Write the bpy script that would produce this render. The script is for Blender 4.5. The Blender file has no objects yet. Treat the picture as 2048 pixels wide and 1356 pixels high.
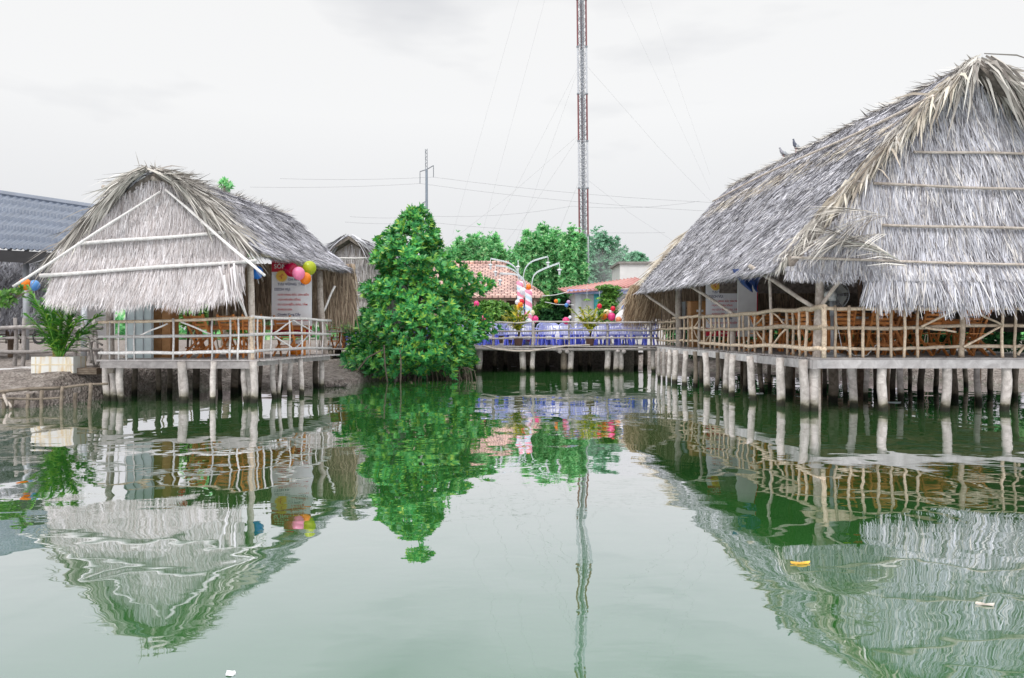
import bpy, math, random
import numpy as np
from mathutils import Vector, Matrix, noise as mnoise

random.seed(7); RNG = np.random.default_rng(11)
sc = bpy.context.scene
COL = sc.collection
R = math.radians
F = 1500.0          # focal length in pixels of the 2048 px wide photograph
CX, HY, CZ = 1024.0, 664.0, 1.5

# ---------------------------------------------------------------- camera
cam = bpy.data.cameras.new('camera'); camo = bpy.data.objects.new('camera', cam); COL.objects.link(camo)
camo.location = (0, 0, CZ); camo.rotation_euler = (R(90), 0, 0)
cam.sensor_width = 36; cam.lens = 36 * F / 2048; cam.shift_y = -14 / 2048
cam.clip_start = 0.1; cam.clip_end = 3000
sc.camera = camo

# ---------------------------------------------------------------- sky and sun
SUN_EL, SUN_AZ = R(52), R(205)
w = bpy.data.worlds.new('World'); sc.world = w; w.use_nodes = True
nt = w.node_tree; nt.nodes.clear(); N = nt.nodes.new; LK = nt.links.new
out = N('ShaderNodeOutputWorld')
sky = N('ShaderNodeTexSky'); sky.sky_type = 'NISHITA'; sky.sun_disc = False
sky.sun_elevation = SUN_EL; sky.sun_rotation = SUN_AZ
bg1 = N('ShaderNodeBackground'); bg1.inputs['Strength'].default_value = 0.10
LK(sky.outputs[0], bg1.inputs['Color'])
tc = N('ShaderNodeTexCoord'); mp = N('ShaderNodeMapping'); mp.inputs['Scale'].default_value = (1.2, 1.2, 4.2)
LK(tc.outputs['Generated'], mp.inputs['Vector'])
n1 = N('ShaderNodeTexNoise'); n1.inputs['Scale'].default_value = 1.3; n1.inputs['Detail'].default_value = 5; n1.inputs['Roughness'].default_value = .5
LK(mp.outputs[0], n1.inputs['Vector'])
rp = N('ShaderNodeValToRGB'); e = rp.color_ramp.elements
e[0].position = .34; e[0].color = (.58, .59, .62, 1); e[1].position = .51; e[1].color = (.90, .898, .893, 1)
LK(n1.outputs[0], rp.inputs[0])
# greyer band of cloud low over the horizon
sx = N('ShaderNodeSeparateXYZ'); LK(tc.outputs['Generated'], sx.inputs[0])
rb = N('ShaderNodeValToRGB'); e = rb.color_ramp.elements
e[0].position = 0.0; e[0].color = (.74, .74, .765, 1)
e[1].position = .27; e[1].color = (1.0, 1.0, 1.0, 1)
LK(sx.outputs['Z'], rb.inputs[0])
mx = N('ShaderNodeMix'); mx.data_type = 'RGBA'; mx.blend_type = 'MULTIPLY'; mx.inputs['Factor'].default_value = 1
LK(rp.outputs[0], mx.inputs['A']); LK(rb.outputs[0], mx.inputs['B'])
bg2 = N('ShaderNodeBackground')
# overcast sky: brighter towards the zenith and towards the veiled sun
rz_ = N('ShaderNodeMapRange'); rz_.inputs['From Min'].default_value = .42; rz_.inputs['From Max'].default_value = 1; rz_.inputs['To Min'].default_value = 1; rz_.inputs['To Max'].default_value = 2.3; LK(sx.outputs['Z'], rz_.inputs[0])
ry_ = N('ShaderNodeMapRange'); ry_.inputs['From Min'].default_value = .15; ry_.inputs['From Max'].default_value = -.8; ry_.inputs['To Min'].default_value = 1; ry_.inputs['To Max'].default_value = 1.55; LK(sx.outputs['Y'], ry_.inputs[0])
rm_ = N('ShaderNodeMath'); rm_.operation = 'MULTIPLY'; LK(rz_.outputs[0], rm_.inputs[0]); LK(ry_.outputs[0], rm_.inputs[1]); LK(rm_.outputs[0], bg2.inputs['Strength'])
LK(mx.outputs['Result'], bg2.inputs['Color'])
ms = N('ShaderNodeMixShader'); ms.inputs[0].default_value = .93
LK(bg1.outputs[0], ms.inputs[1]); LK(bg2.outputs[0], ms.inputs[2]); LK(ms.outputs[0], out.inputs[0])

sl = bpy.data.lights.new('sun', 'SUN'); sl.energy = 1.3; sl.angle = R(14); sl.color = (1, .96, .9)
so = bpy.data.objects.new('sun', sl); COL.objects.link(so)
sd = Vector((math.sin(SUN_AZ) * math.cos(SUN_EL), math.cos(SUN_AZ) * math.cos(SUN_EL), math.sin(SUN_EL)))
so.rotation_euler = sd.to_track_quat('Z', 'Y').to_euler(); so.location = (0, 0, 60)
sc.view_settings.view_transform = 'Standard'; sc.view_settings.look = 'None'
sc.view_settings.exposure = 0.12; sc.view_settings.gamma = 1
sc.render.engine = 'CYCLES'
sc.cycles.max_bounces = 6; sc.cycles.transparent_max_bounces = 6

# ---------------------------------------------------------------- helpers
def P(px, py, Y):
    return Vector(((px - CX) / F * Y, Y, CZ - (py - HY) / F * Y))
def YW(py): return CZ * F / (py - HY)          # distance of a water-level pixel row

class MB:
    def __init__(s): s.v = []; s.f = []; s.mi = []; s.m = 0
    def add(s, vs, fs):
        b = len(s.v); s.v += [tuple(v) for v in vs]
        s.f += [tuple(i + b for i in f) for f in fs]; s.mi += [s.m] * len(fs)
    def box(s, c, size, rz=0, rx=0, ry=0):
        hx, hy, hz = size[0] / 2, size[1] / 2, size[2] / 2
        M = Matrix.Rotation(rz, 3, 'Z') @ Matrix.Rotation(ry, 3, 'Y') @ Matrix.Rotation(rx, 3, 'X'); c = Vector(c)
        vs = [c + M @ Vector((x * hx, y * hy, z * hz)) for x in (-1, 1) for y in (-1, 1) for z in (-1, 1)]
        s.add(vs, [(0, 1, 3, 2), (4, 6, 7, 5), (0, 4, 5, 1), (2, 3, 7, 6), (0, 2, 6, 4), (1, 5, 7, 3)])
    def bar(s, a, b, wd, th=None):           # rectangular bar from a to b
        a = Vector(a); b = Vector(b); th = th or wd
        d = (b - a).normalized(); u = d.cross(Vector((0, 0, 1)))
        if u.length < .01: u = Vector((1, 0, 0))
        u.normalize(); v = u.cross(d)
        vs = []
        for p in (a, b):
            for i, j in ((-1, -1), (1, -1), (1, 1), (-1, 1)): vs.append(p + u * i * wd / 2 + v * j * th / 2)
        s.add(vs, [(0, 3, 2, 1), (4, 5, 6, 7), (0, 1, 5, 4), (1, 2, 6, 5), (2, 3, 7, 6), (3, 0, 4, 7)])
    def tube(s, pts, rad, n=7, cap=True):
        pts = [Vector(p) for p in pts]; k = len(pts)
        if not hasattr(rad, '__len__'): rad = [rad] * k
        vs = []; up = None
        for i, p in enumerate(pts):
            d = (pts[min(i + 1, k - 1)] - pts[max(i - 1, 0)]).normalized()
            if up is None:
                up = Vector((0, 0, 1)) if abs(d.z) < .9 else Vector((1, 0, 0))
            u = (up - d * up.dot(d))
            if u.length < 1e-4: u = d.orthogonal()
            u.normalize(); up = u; v = d.cross(u)
            for j in range(n):
                a = 2 * math.pi * j / n; vs.append(p + (u * math.cos(a) + v * math.sin(a)) * rad[i])
        fs = [(i * n + j, i * n + (j + 1) % n, (i + 1) * n + (j + 1) % n, (i + 1) * n + j) for i in range(k - 1) for j in range(n)]
        if cap: fs += [tuple(range(n - 1, -1, -1)), tuple((k - 1) * n + j for j in range(n))]
        s.add(vs, fs)
    def pole(s, a, b, r0, r1=None, wob=.015, n=8, k=7, rj=.1):
        a = Vector(a); b = Vector(b); r1 = r1 or r0; pts = []; rs = []
        ph = [random.uniform(0, 6.28) for _ in range(4)]
        for i in range(k):
            t = i / (k - 1); p = a.lerp(b, t)
            q = wob * math.sin(math.pi * t) if False else wob
            e = min(1, 4 * t * (1 - t) + .15)
            p = p + Vector((math.sin(ph[0] + t * 5), math.sin(ph[1] + t * 4), math.sin(ph[2] + t * 6))) * q * e
            pts.append(p); rs.append((r0 + (r1 - r0) * t) * (1 + random.uniform(-rj, rj)))
        s.tube(pts, rs, n)
    def lathe(s, prof, c=(0, 0, 0), n=20, axis=None):
        c = Vector(c); vs = []
        M = Matrix.Identity(3) if axis is None else Vector(axis).to_track_quat('Z', 'Y').to_matrix()
        for r, z in prof:
            for j in range(n):
                a = 2 * math.pi * j / n; vs.append(c + M @ Vector((r * math.cos(a), r * math.sin(a), z)))
        k = len(prof)
        fs = [(i * n + j, i * n + (j + 1) % n, (i + 1) * n + (j + 1) % n, (i + 1) * n + j) for i in range(k - 1) for j in range(n)]
        if prof[0][0] > 1e-4: fs.append(tuple(range(n - 1, -1, -1)))
        if prof[-1][0] > 1e-4: fs.append(tuple((k - 1) * n + j for j in range(n)))
        s.add(vs, fs)

ORG = {}
def build(name, mb, mat, parent=None, smooth=False, org=None):
    me = bpy.data.meshes.new(name)
    if parent is not None: org = ORG[parent.name]
    elif org is None: org = Vector((0, 0, 0))
    org = Vector(org)
    me.from_pydata([(v[0] - org.x, v[1] - org.y, v[2] - org.z) for v in mb.v], [], mb.f)
    mats = mat if isinstance(mat, (list, tuple)) else [mat]
    for m in mats: me.materials.append(m)
    if len(mats) > 1: me.polygons.foreach_set('material_index', mb.mi)
    if smooth: me.polygons.foreach_set('use_smooth', [True] * len(me.polygons))
    me.update()
    o = bpy.data.objects.new(name, me); COL.objects.link(o)
    if parent is not None: o.parent = parent
    else: o.location = org
    ORG[o.name] = org
    return o
def tag(o, label=None, cat=None, group=None, kind=None):
    if label: o['label'] = label
    if cat: o['category'] = cat
    if group: o['group'] = group
    if kind: o['kind'] = kind
    return o
def thing(name, loc, label, cat, group=None):
    o = bpy.data.objects.new(name, None); COL.objects.link(o); o.location = loc; o.empty_display_size = .2
    ORG[o.name] = Vector(loc); return tag(o, label, cat, group)
def dup(root, loc, rz=0, label=None, group=None, sc_=1):
    r = root.copy(); COL.objects.link(r); r.location = loc; r.rotation_euler = (0, 0, rz); r.scale = (sc_,) * 3
    if label: r['label'] = label
    if group: r['group'] = group
    for ch in list(root.children):
        c = ch.copy(); COL.objects.link(c); c.parent = r
        for g in ch.children:
            d = g.copy(); COL.objects.link(d); d.parent = c
    return r

def blades(Pt, D, W, L, wd, B, prof=(1, .85, .12), ns=2):
    """many thin blades: start, direction, width vector, length, width, bend"""
    n = len(Pt); k = ns + 1
    L = np.broadcast_to(np.asarray(L, float), (n,))[:, None]; wd = np.broadcast_to(np.asarray(wd, float), (n,))[:, None]
    V = np.zeros((n, k, 2, 3))
    for i in range(k):
        t = i / ns; c = Pt + D * L * t + B * L * t * t
        h = W * wd * .5 * prof[i]
        V[:, i, 0] = c - h; V[:, i, 1] = c + h
    base = (np.arange(n) * k * 2)[:, None, None]
    q = np.array([[2 * i, 2 * i + 1, 2 * i + 3, 2 * i + 2] for i in range(ns)])[None]
    return V.reshape(-1, 3), (base + q).reshape(-1, 4)
def blade_obj(name, parts, mat, parent=None, org=None):
    vs = []; fs = []; b = 0
    for v, f in parts: vs.append(v); fs.append(f + b); b += len(v)
    v = np.concatenate(vs); f = np.concatenate(fs)
    o3 = np.array(ORG[parent.name] if parent is not None else (org or (0, 0, 0)))
    v = (v - o3).astype(np.float32)
    me = bpy.data.meshes.new(name); me.vertices.add(len(v)); me.vertices.foreach_set('co', v.ravel())
    me.loops.add(f.size); me.loops.foreach_set('vertex_index', f.ravel().astype(np.int32))
    me.polygons.add(len(f)); me.polygons.foreach_set('loop_start', np.arange(0, f.size, 4, dtype=np.int32))
    me.polygons.foreach_set('loop_total', np.full(len(f), 4, dtype=np.int32))
    me.materials.append(mat); me.update(calc_edges=True)
    o = bpy.data.objects.new(name, me); COL.objects.link(o)
    if parent is not None: o.parent = parent
    else: o.location = tuple(o3)
    ORG[o.name] = Vector(o3)
    return o
def nrm(a): return a / np.maximum(np.linalg.norm(a, axis=-1, keepdims=True), 1e-9)
def rv(n, s=1.0): return RNG.normal(0, s, (n, 3))

# ---------------------------------------------------------------- materials
def mat_new(name):
    m = bpy.data.materials.new(name); m.use_nodes = True; t = m.node_tree; t.nodes.clear()
    o = t.nodes.new('ShaderNodeOutputMaterial'); b = t.nodes.new('ShaderNodeBsdfPrincipled'); t.links.new(b.outputs[0], o.inputs[0])
    return m, t, b, o
def c4(c): return (c[0], c[1], c[2], 1)
def ramp(t, src, stops):
    r = t.nodes.new('ShaderNodeValToRGB'); el = r.color_ramp.elements
    while len(el) < len(stops): el.new(.5)
    for i, (p, c) in enumerate(stops): el[i].position = p; el[i].color = c4(c)
    t.links.new(src, r.inputs[0]); return r.outputs[0]
def plain(name, c, rough=.6, nz=.15, scale=6, metal=0, spec=.4, bump=0):
    m, t, b, o = mat_new(name)
    tcx = t.nodes.new('ShaderNodeTexCoord'); no = t.nodes.new('ShaderNodeTexNoise'); no.inputs['Scale'].default_value = scale; no.inputs['Detail'].default_value = 6
    t.links.new(tcx.outputs['Object'], no.inputs['Vector'])
    col = ramp(t, no.outputs[0], [(.3, [x * (1 - nz) for x in c]), (.7, [min(1, x * (1 + nz)) for x in c])])
    t.links.new(col, b.inputs['Base Color']); b.inputs['Roughness'].default_value = rough; b.inputs['Metallic'].default_value = metal
    b.inputs['Specular IOR Level'].default_value = spec
    if bump:
        bp = t.nodes.new('ShaderNodeBump'); bp.inputs['Strength'].default_value = bump; bp.inputs['Distance'].default_value = .01
        t.links.new(no.outputs[0], bp.inputs['Height']); t.links.new(bp.outputs[0], b.inputs['Normal'])
    return m
def thatch(name, stops, patch=(.75, 1.1), rough=.75, trans=0):
    """every blade its own tone, with weathered patches"""
    m, t, b, o = mat_new(name)
    g = t.nodes.new('ShaderNodeNewGeometry')
    col = ramp(t, g.outputs['Random Per Island'], stops)
    no = t.nodes.new('ShaderNodeTexNoise'); no.inputs['Scale'].default_value = 1.3; no.inputs['Detail'].default_value = 4
    t.links.new(g.outputs['Position'], no.inputs['Vector'])
    pc = ramp(t, no.outputs[0], [(.32, (patch[0],) * 3), (.66, (patch[1],) * 3)])
    mx = t.nodes.new('ShaderNodeMix'); mx.data_type = 'RGBA'; mx.blend_type = 'MULTIPLY'; mx.inputs['Factor'].default_value = 1
    t.links.new(col, mx.inputs['A']); t.links.new(pc, mx.inputs['B'])
    t.links.new(mx.outputs['Result'], b.inputs['Base Color']); b.inputs['Roughness'].default_value = rough
    b.inputs['Specular IOR Level'].default_value = .25
    if trans:
        tr = t.nodes.new('ShaderNodeBsdfTranslucent'); t.links.new(mx.outputs['Result'], tr.inputs[0])
        s = t.nodes.new('ShaderNodeMixShader'); s.inputs[0].default_value = trans
        t.links.new(b.outputs[0], s.inputs[1]); t.links.new(tr.outputs[0], s.inputs[2]); t.links.new(s.outputs[0], o.inputs[0])
    return m
def wood(name, c1, c2, scale=9, wet=False, rough=.75):
    m, t, b, o = mat_new(name)
    g = t.nodes.new('ShaderNodeNewGeometry'); oi = t.nodes.new('ShaderNodeObjectInfo')
    ad = t.nodes.new('ShaderNodeVectorMath'); ad.operation = 'ADD'
    t.links.new(g.outputs['Position'], ad.inputs[0]); t.links.new(oi.outputs['Random'], ad.inputs[1])
    no = t.nodes.new('ShaderNodeTexNoise'); no.inputs['Scale'].default_value = scale; no.inputs['Detail'].default_value = 8; no.inputs['Roughness'].default_value = .65; no.inputs['Distortion'].default_value = .8
    t.links.new(ad.outputs[0], no.inputs['Vector'])
    col = ramp(t, no.outputs[0], [(.3, c1), (.68, c2)])
    hs = t.nodes.new('ShaderNodeHueSaturation'); mr = t.nodes.new('ShaderNodeMapRange'); mr.inputs['To Min'].default_value = .72; mr.inputs['To Max'].default_value = 1.25
    t.links.new(oi.outputs['Random'], mr.inputs[0]); t.links.new(mr.outputs[0], hs.inputs['Value']); t.links.new(col, hs.inputs['Color'])
    fin = hs.outputs[0]
    if wet:      # tide stain on the stilts
        sp = t.nodes.new('ShaderNodeSeparateXYZ'); t.links.new(g.outputs['Position'], sp.inputs[0])
        n2 = t.nodes.new('ShaderNodeTexNoise'); n2.inputs['Scale'].default_value = 7; t.links.new(g.outputs['Position'], n2.inputs['Vector'])
        ma = t.nodes.new('ShaderNodeMath'); ma.operation = 'MULTIPLY_ADD'; ma.inputs[1].default_value = -.14; t.links.new(n2.outputs[0], ma.inputs[0]); t.links.new(sp.outputs['Z'], ma.inputs[2])
        st = ramp(t, ma.outputs[0], [(0.0, (.05, .055, .04)), (.05, (.14, .14, .10)), (.085, (.6, .6, .52)), (.2, (1, 1, 1))])
        mx = t.nodes.new('ShaderNodeMix'); mx.data_type = 'RGBA'; mx.blend_type = 'MULTIPLY'; mx.inputs['Factor'].default_value = 1
        t.links.new(fin, mx.inputs['A']); t.links.new(st, mx.inputs['B']); fin = mx.outputs['Result']
    t.links.new(fin, b.inputs['Base Color']); b.inputs['Roughness'].default_value = rough; b.inputs['Specular IOR Level'].default_value = .25
    bp = t.nodes.new('ShaderNodeBump'); bp.inputs['Strength'].default_value = .5; bp.inputs['Distance'].default_value = .01
    t.links.new(no.outputs[0], bp.inputs['Height']); t.links.new(bp.outputs[0], b.inputs['Normal'])
    return m
def leafmat(name, stops, gloss=.4, trans=.25, patch=(.7, 1.15)):
    m = thatch(name, stops, patch, gloss, trans)
    m.node_tree.nodes['Principled BSDF'].inputs['Specular IOR Level'].default_value = .5 if gloss < .5 else .12
    return m

M = {}
M['thatch_r'] = thatch('grey palm thatch', [(0, (.17, .155, .165)), (.3, (.44, .44, .48)), (.72, (.62, .63, .70)), (.88, (.66, .62, .58)), (1, (.82, .83, .89))], (.8, 1.1))
M['thatch_side'] = thatch('grey side thatch', [(0, (.16, .15, .16)), (.3, (.36, .36, .39)), (.8, (.55, .55, .61)), (1, (.78, .77, .79))], (.66, 1.14))
M['thatch_beige'] = thatch('straw palm fronds', [(0, (.24, .20, .17)), (.5, (.56, .50, .42)), (1, (.84, .78, .66))])
M['thatch_frond'] = thatch('old grey fronds', [(0, (.18, .16, .15)), (.5, (.50, .47, .43)), (1, (.80, .77, .72))])
M['thatch_l'] = thatch('fine grass thatch', [(0, (.42, .37, .36)), (.4, (.62, .58, .58)), (.8, (.74, .71, .73)), (1, (.86, .84, .86))], (.82, 1.08))
M['thatch_brown'] = thatch('brown hanging thatch', [(0, (.12, .08, .05)), (.5, (.34, .24, .15)), (1, (.58, .46, .32))])
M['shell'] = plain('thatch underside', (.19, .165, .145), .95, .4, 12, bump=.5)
M['shell_l'] = plain('grass panel backing', (.42, .37, .33), .95, .2, 20, bump=.5)
M['mat'] = thatch('palm leaf wall', [(0, (.20, .15, .11)), (.6, (.42, .32, .23)), (1, (.62, .50, .37))])
M['pole'] = wood('weathered pole', (.30, .25, .21), (.62, .56, .51), 11)
M['pole_pale'] = wood('bleached pole', (.50, .48, .47), (.82, .80, .79), 14)
M['rail'] = wood('railing branches', (.38, .28, .20), (.76, .64, .50), 12)
M['rail_grey'] = wood('grey railing', (.22, .20, .19), (.46, .43, .42), 12)
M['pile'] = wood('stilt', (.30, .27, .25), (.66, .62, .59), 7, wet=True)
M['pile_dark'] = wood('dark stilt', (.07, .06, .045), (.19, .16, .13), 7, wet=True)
M['plank'] = wood('plank', (.28, .26, .26), (.52, .49, .48), 5)
M['beam'] = wood('edge beam', (.40, .38, .38), (.66, .64, .64), 5)
M['darkwood'] = wood('dark wood', (.08, .055, .04), (.20, .14, .10), 6)
M['orange'] = wood('varnished wood', (.45, .16, .045), (.72, .31, .10), 6, rough=.45)
M['tabletop'] = wood('table wood', (.28, .13, .06), (.45, .24, .12), 6, rough=.4)
M['door'] = wood('door wood', (.30, .15, .06), (.46, .25, .11), 5, rough=.5)
M['white'] = plain('white paint', (.74, .76, .77), .5, .04)
M['cabinet'] = plain('pale blue metal', (.58, .68, .70), .45, .06)
M['cloth'] = plain('white cloth', (.84, .84, .86), .8, .05, 3)
M['steel'] = plain('grey steel', (.34, .36, .39), .45, .1, 8, .3)
M['black'] = plain('black', (.02, .02, .022), .6, .2)
M['redp'] = plain('red print', (.55, .02, .05), .5, .05)
M['inkred'] = plain('red ink', (.60, .05, .06), .6, .02)
M['inkblue'] = plain('dark ink', (.05, .06, .16), .6, .02)
M['inkwhite'] = plain('white ink', (.85, .85, .85), .6, .02)
M['sunlogo'] = plain('yellow ink', (.86, .55, .10), .6, .1)
M['banner'] = plain('vinyl banner', (.80, .82, .86), .45, .04)
M['clay'] = plain('clay pot', (.22, .13, .11), .8, .15)
M['tin'] = plain('red roof sheet', (.48, .23, .21), .6, .12, 3)
M['bluetrim'] = plain('blue trim', (.36, .42, .75), .6, .05)
M['plaster'] = plain('pale plaster', (.72, .71, .72), .8, .06, 2)
M['plaster2'] = plain('beige plaster', (.55, .44, .36), .85, .1, 2)
M['greenleaf'] = leafmat('garden leaves', [(0, (.05, .16, .03)), (.5, (.13, .34, .06)), (1, (.30, .54, .10))])
M['yellowleaf'] = leafmat('yellow palm leaves', [(0, (.10, .22, .03)), (.5, (.52, .58, .06)), (1, (.90, .74, .08))])
M['palmleaf'] = leafmat('palm leaves', [(0, (.05, .20, .03)), (.6, (.12, .42, .06)), (1, (.36, .60, .08))])
M['mangrove'] = leafmat('mangrove leaves', [(0, (.03, .18, .06)), (.45, (.06, .35, .10)), (.75, (.15, .49, .10)), (.93, (.30, .58, .08)), (1, (.45, .62, .10))], .35, .25, (.7, 1.2))
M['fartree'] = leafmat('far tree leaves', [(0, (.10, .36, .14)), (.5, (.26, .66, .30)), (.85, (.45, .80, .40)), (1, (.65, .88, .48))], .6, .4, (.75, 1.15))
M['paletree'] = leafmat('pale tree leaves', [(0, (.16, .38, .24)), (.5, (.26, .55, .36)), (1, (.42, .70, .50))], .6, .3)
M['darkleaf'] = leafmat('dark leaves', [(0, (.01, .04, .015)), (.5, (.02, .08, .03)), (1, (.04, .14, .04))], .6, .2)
M['bark'] = wood('bark', (.10, .08, .06), (.24, .20, .16), 6)

def balloonmat(name, c):
    m, t, b, o = mat_new('balloon ' + name); b.inputs['Base Color'].default_value = c4(c); b.inputs['Roughness'].default_value = .22
    b.inputs['Specular IOR Level'].default_value = .6
    tr = t.nodes.new('ShaderNodeBsdfTranslucent'); tr.inputs[0].default_value = c4(c)
    s = t.nodes.new('ShaderNodeMixShader'); s.inputs[0].default_value = .35
    t.links.new(b.outputs[0], s.inputs[1]); t.links.new(tr.outputs[0], s.inputs[2]); t.links.new(s.outputs[0], o.inputs[0]); return m
BC = dict(orange=(.95, .30, .02), blue=(.02, .22, .72), red=(.78, .02, .06), pink=(.95, .32, .55), hotpink=(.90, .08, .32), crimson=(.55, .0, .06),
          yellow=(.90, .60, .05), lime=(.52, .60, .03), white=(.90, .90, .92), cream=(.92, .82, .55), peach=(.95, .45, .25), green=(.05, .55, .15), lilac=(.72, .45, .75), skyblue=(.15, .40, .80))
BM = {k: balloonmat(k, v) for k, v in BC.items()}

def plasticmat(name, c, tr_=.3):
    m, t, b, o = mat_new(name); b.inputs['Base Color'].default_value = c4(c); b.inputs['Roughness'].default_value = .4
    tr = t.nodes.new('ShaderNodeBsdfTranslucent'); tr.inputs[0].default_value = c4(c)
    s = t.nodes.new('ShaderNodeMixShader'); s.inputs[0].default_value = tr_
    t.links.new(b.outputs[0], s.inputs[1]); t.links.new(tr.outputs[0], s.inputs[2]); t.links.new(s.outputs[0], o.inputs[0]); return m
M['plastic'] = plasticmat('lavender plastic', (.58, .62, .95))
M['plastic_blue'] = plasticmat('deep blue plastic', (.20, .25, .92))

# tiles of the red roof
def tilemat():
    m, t, b, o = mat_new('red clay tiles')
    tcx = t.nodes.new('ShaderNodeTexCoord'); mpx = t.nodes.new('ShaderNodeMapping'); mpx.inputs['Rotation'].default_value = (R(60), 0, 0)
    t.links.new(tcx.outputs['Object'], mpx.inputs['Vector'])
    br = t.nodes.new('ShaderNodeTexBrick'); br.inputs['Scale'].default_value = 1; br.inputs['Brick Width'].default_value = .34; br.inputs['Row Height'].default_value = .32; br.inputs['Mortar Size'].default_value = .035; br.inputs['Mortar Smooth'].default_value = .4
    br.inputs['Color1'].default_value = (.66, .44, .38, 1); br.inputs['Color2'].default_value = (.48, .33, .30, 1); br.inputs['Mortar'].default_value = (.20, .12, .11, 1)
    sp = t.nodes.new('ShaderNodeSeparateXYZ'); cb = t.nodes.new('ShaderNodeCombineXYZ')
    t.links.new(tcx.outputs['Object'], sp.inputs[0])
    a = t.nodes.new('ShaderNodeMath'); a.operation = 'ADD'; t.links.new(sp.outputs['Y'], a.inputs[0]); t.links.new(sp.outputs['Z'], a.inputs[1])
    t.links.new(sp.outputs['X'], cb.inputs[0]); t.links.new(a.outputs[0], cb.inputs[1]); t.links.new(cb.outputs[0], br.inputs['Vector'])
    no = t.nodes.new('ShaderNodeTexNoise'); no.inputs['Scale'].default_value = 1.6; no.inputs['Detail'].default_value = 6; no.inputs['Roughness'].default_value = .7
    t.links.new(tcx.outputs['Object'], no.inputs['Vector'])
    pc = ramp(t, no.outputs[0], [(.36, (.5, .48, .5)), (.5, (.95, .93, .93)), (.64, (1.3, 1.25, 1.2))])
    mx = t.nodes.new('ShaderNodeMix'); mx.data_type = 'RGBA'; mx.blend_type = 'MULTIPLY'; mx.inputs['Factor'].default_value = 1
    t.links.new(br.outputs['Color'], mx.inputs['A']); t.links.new(pc, mx.inputs['B']); t.links.new(mx.outputs['Result'], b.inputs['Base Color'])
    b.inputs['Roughness'].default_value = .85
    bp = t.nodes.new('ShaderNodeBump'); bp.inputs['Distance'].default_value = .03; t.links.new(br.outputs['Fac'], bp.inputs['Height']); bp.invert = True
    t.links.new(bp.outputs[0], b.inputs['Normal'])
    return m
M['tiles'] = tilemat()
M['metaltile'] = plain('blue grey roof sheet', (.135, .16, .21), .45, .12, 2)

# ---------------------------------------------------------------- water and ground
def watermat():
    m, t, b, o = mat_new('green river water')
    t.nodes.remove(b)
    g = t.nodes.new('ShaderNodeNewGeometry')
    def wav(scale, sxy, det, dist=0.0):
        mpx = t.nodes.new('ShaderNodeMapping'); mpx.inputs['Scale'].default_value = (sxy[0], sxy[1], 1)
        t.links.new(g.outputs['Position'], mpx.inputs['Vector'])
        n = t.nodes.new('ShaderNodeTexNoise'); n.inputs['Scale'].default_value = scale; n.inputs['Detail'].default_value = det; n.inputs['Roughness'].default_value = .4; n.inputs['Distortion'].default_value = dist
        t.links.new(mpx.outputs[0], n.inputs['Vector']); return n.outputs[0]
    def mul(a, k):
        x = t.nodes.new('ShaderNodeMath'); x.operation = 'MULTIPLY'; t.links.new(a, x.inputs[0])
        if isinstance(k, (int, float)): x.inputs[1].default_value = k
        else: t.links.new(k, x.inputs[1])
        return x.outputs[0]
    def add(a, c):
        x = t.nodes.new('ShaderNodeMath'); x.operation = 'ADD'; t.links.new(a, x.inputs[0]); t.links.new(c, x.inputs[1]); return x.outputs[0]
    w1 = wav(1.1, (1.15, .8), 1.0, .6)       # long swell
    w2 = wav(3.6, (.8, 1.3), 1.5, .4)         # small ripple
    w3 = wav(11, (.7, 1.4), 1.0)              # fine ripple, in patches
    pt = wav(.25, (1, 1.6), 2.0)
    pr = t.nodes.new('ShaderNodeMapRange'); pr.inputs['From Min'].default_value = .45; pr.inputs['From Max'].default_value = .68; t.links.new(pt, pr.inputs[0])
    h = add(add(mul(w1, .0105), mul(w2, .0010)), mul(mul(w3, .0005), pr.outputs[0]))
    bp = t.nodes.new('ShaderNodeBump'); bp.inputs['Strength'].default_value = 1; bp.inputs['Distance'].default_value = 1.0
    t.links.new(h, bp.inputs['Height'])
    gl = t.nodes.new('ShaderNodeBsdfGlossy'); gl.inputs['Roughness'].default_value = .012; gl.inputs['Color'].default_value = (.87, .94, 1.0, 1)
    t.links.new(bp.outputs[0], gl.inputs['Normal'])
    df = t.nodes.new('ShaderNodeBsdfDiffuse'); df.inputs['Color'].default_value = (.034, .165, .030, 1)
    fr = t.nodes.new('ShaderNodeFresnel'); fr.inputs['IOR'].default_value = 1.33; t.links.new(bp.outputs[0], fr.inputs['Normal'])
    mr = t.nodes.new('ShaderNodeMapRange'); mr.inputs['From Min'].default_value = 0; mr.inputs['From Max'].default_value = .45
    mr.inputs['To Min'].default_value = .24; mr.inputs['To Max'].default_value = .86; mr.clamp = True
    fp = t.nodes.new('ShaderNodeMath'); fp.operation = 'POWER'; fp.inputs[1].default_value = .75
    t.links.new(fr.outputs[0], fp.inputs[0]); t.links.new(fp.outputs[0], mr.inputs[0])
    gr = t.nodes.new('ShaderNodeValToRGB'); el = gr.color_ramp.elements; el[0].position = .48; el[0].color = (.86, .80, 1.0, 1); el[1].position = .8; el[1].color = (.98, .935, 1, 1)
    t.links.new(mr.outputs[0], gr.inputs[0]); t.links.new(gr.outputs[0], gl.inputs['Color'])
    mx = t.nodes.new('ShaderNodeMixShader'); t.links.new(mr.outputs[0], mx.inputs[0]); t.links.new(df.outputs[0], mx.inputs[1]); t.links.new(gl.outputs[0], mx.inputs[2])
    t.links.new(mx.outputs[0], o.inputs[0])
    return m
M['water'] = watermat()
mb = MB(); mb.add([(-700, -60, 0), (700, -60, 0), (700, 1500, 0), (-700, 1500, 0)], [(0, 1, 2, 3)])
tag(build('water', mb, M['water']), 'still green river water', None, None, 'structure')

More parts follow.
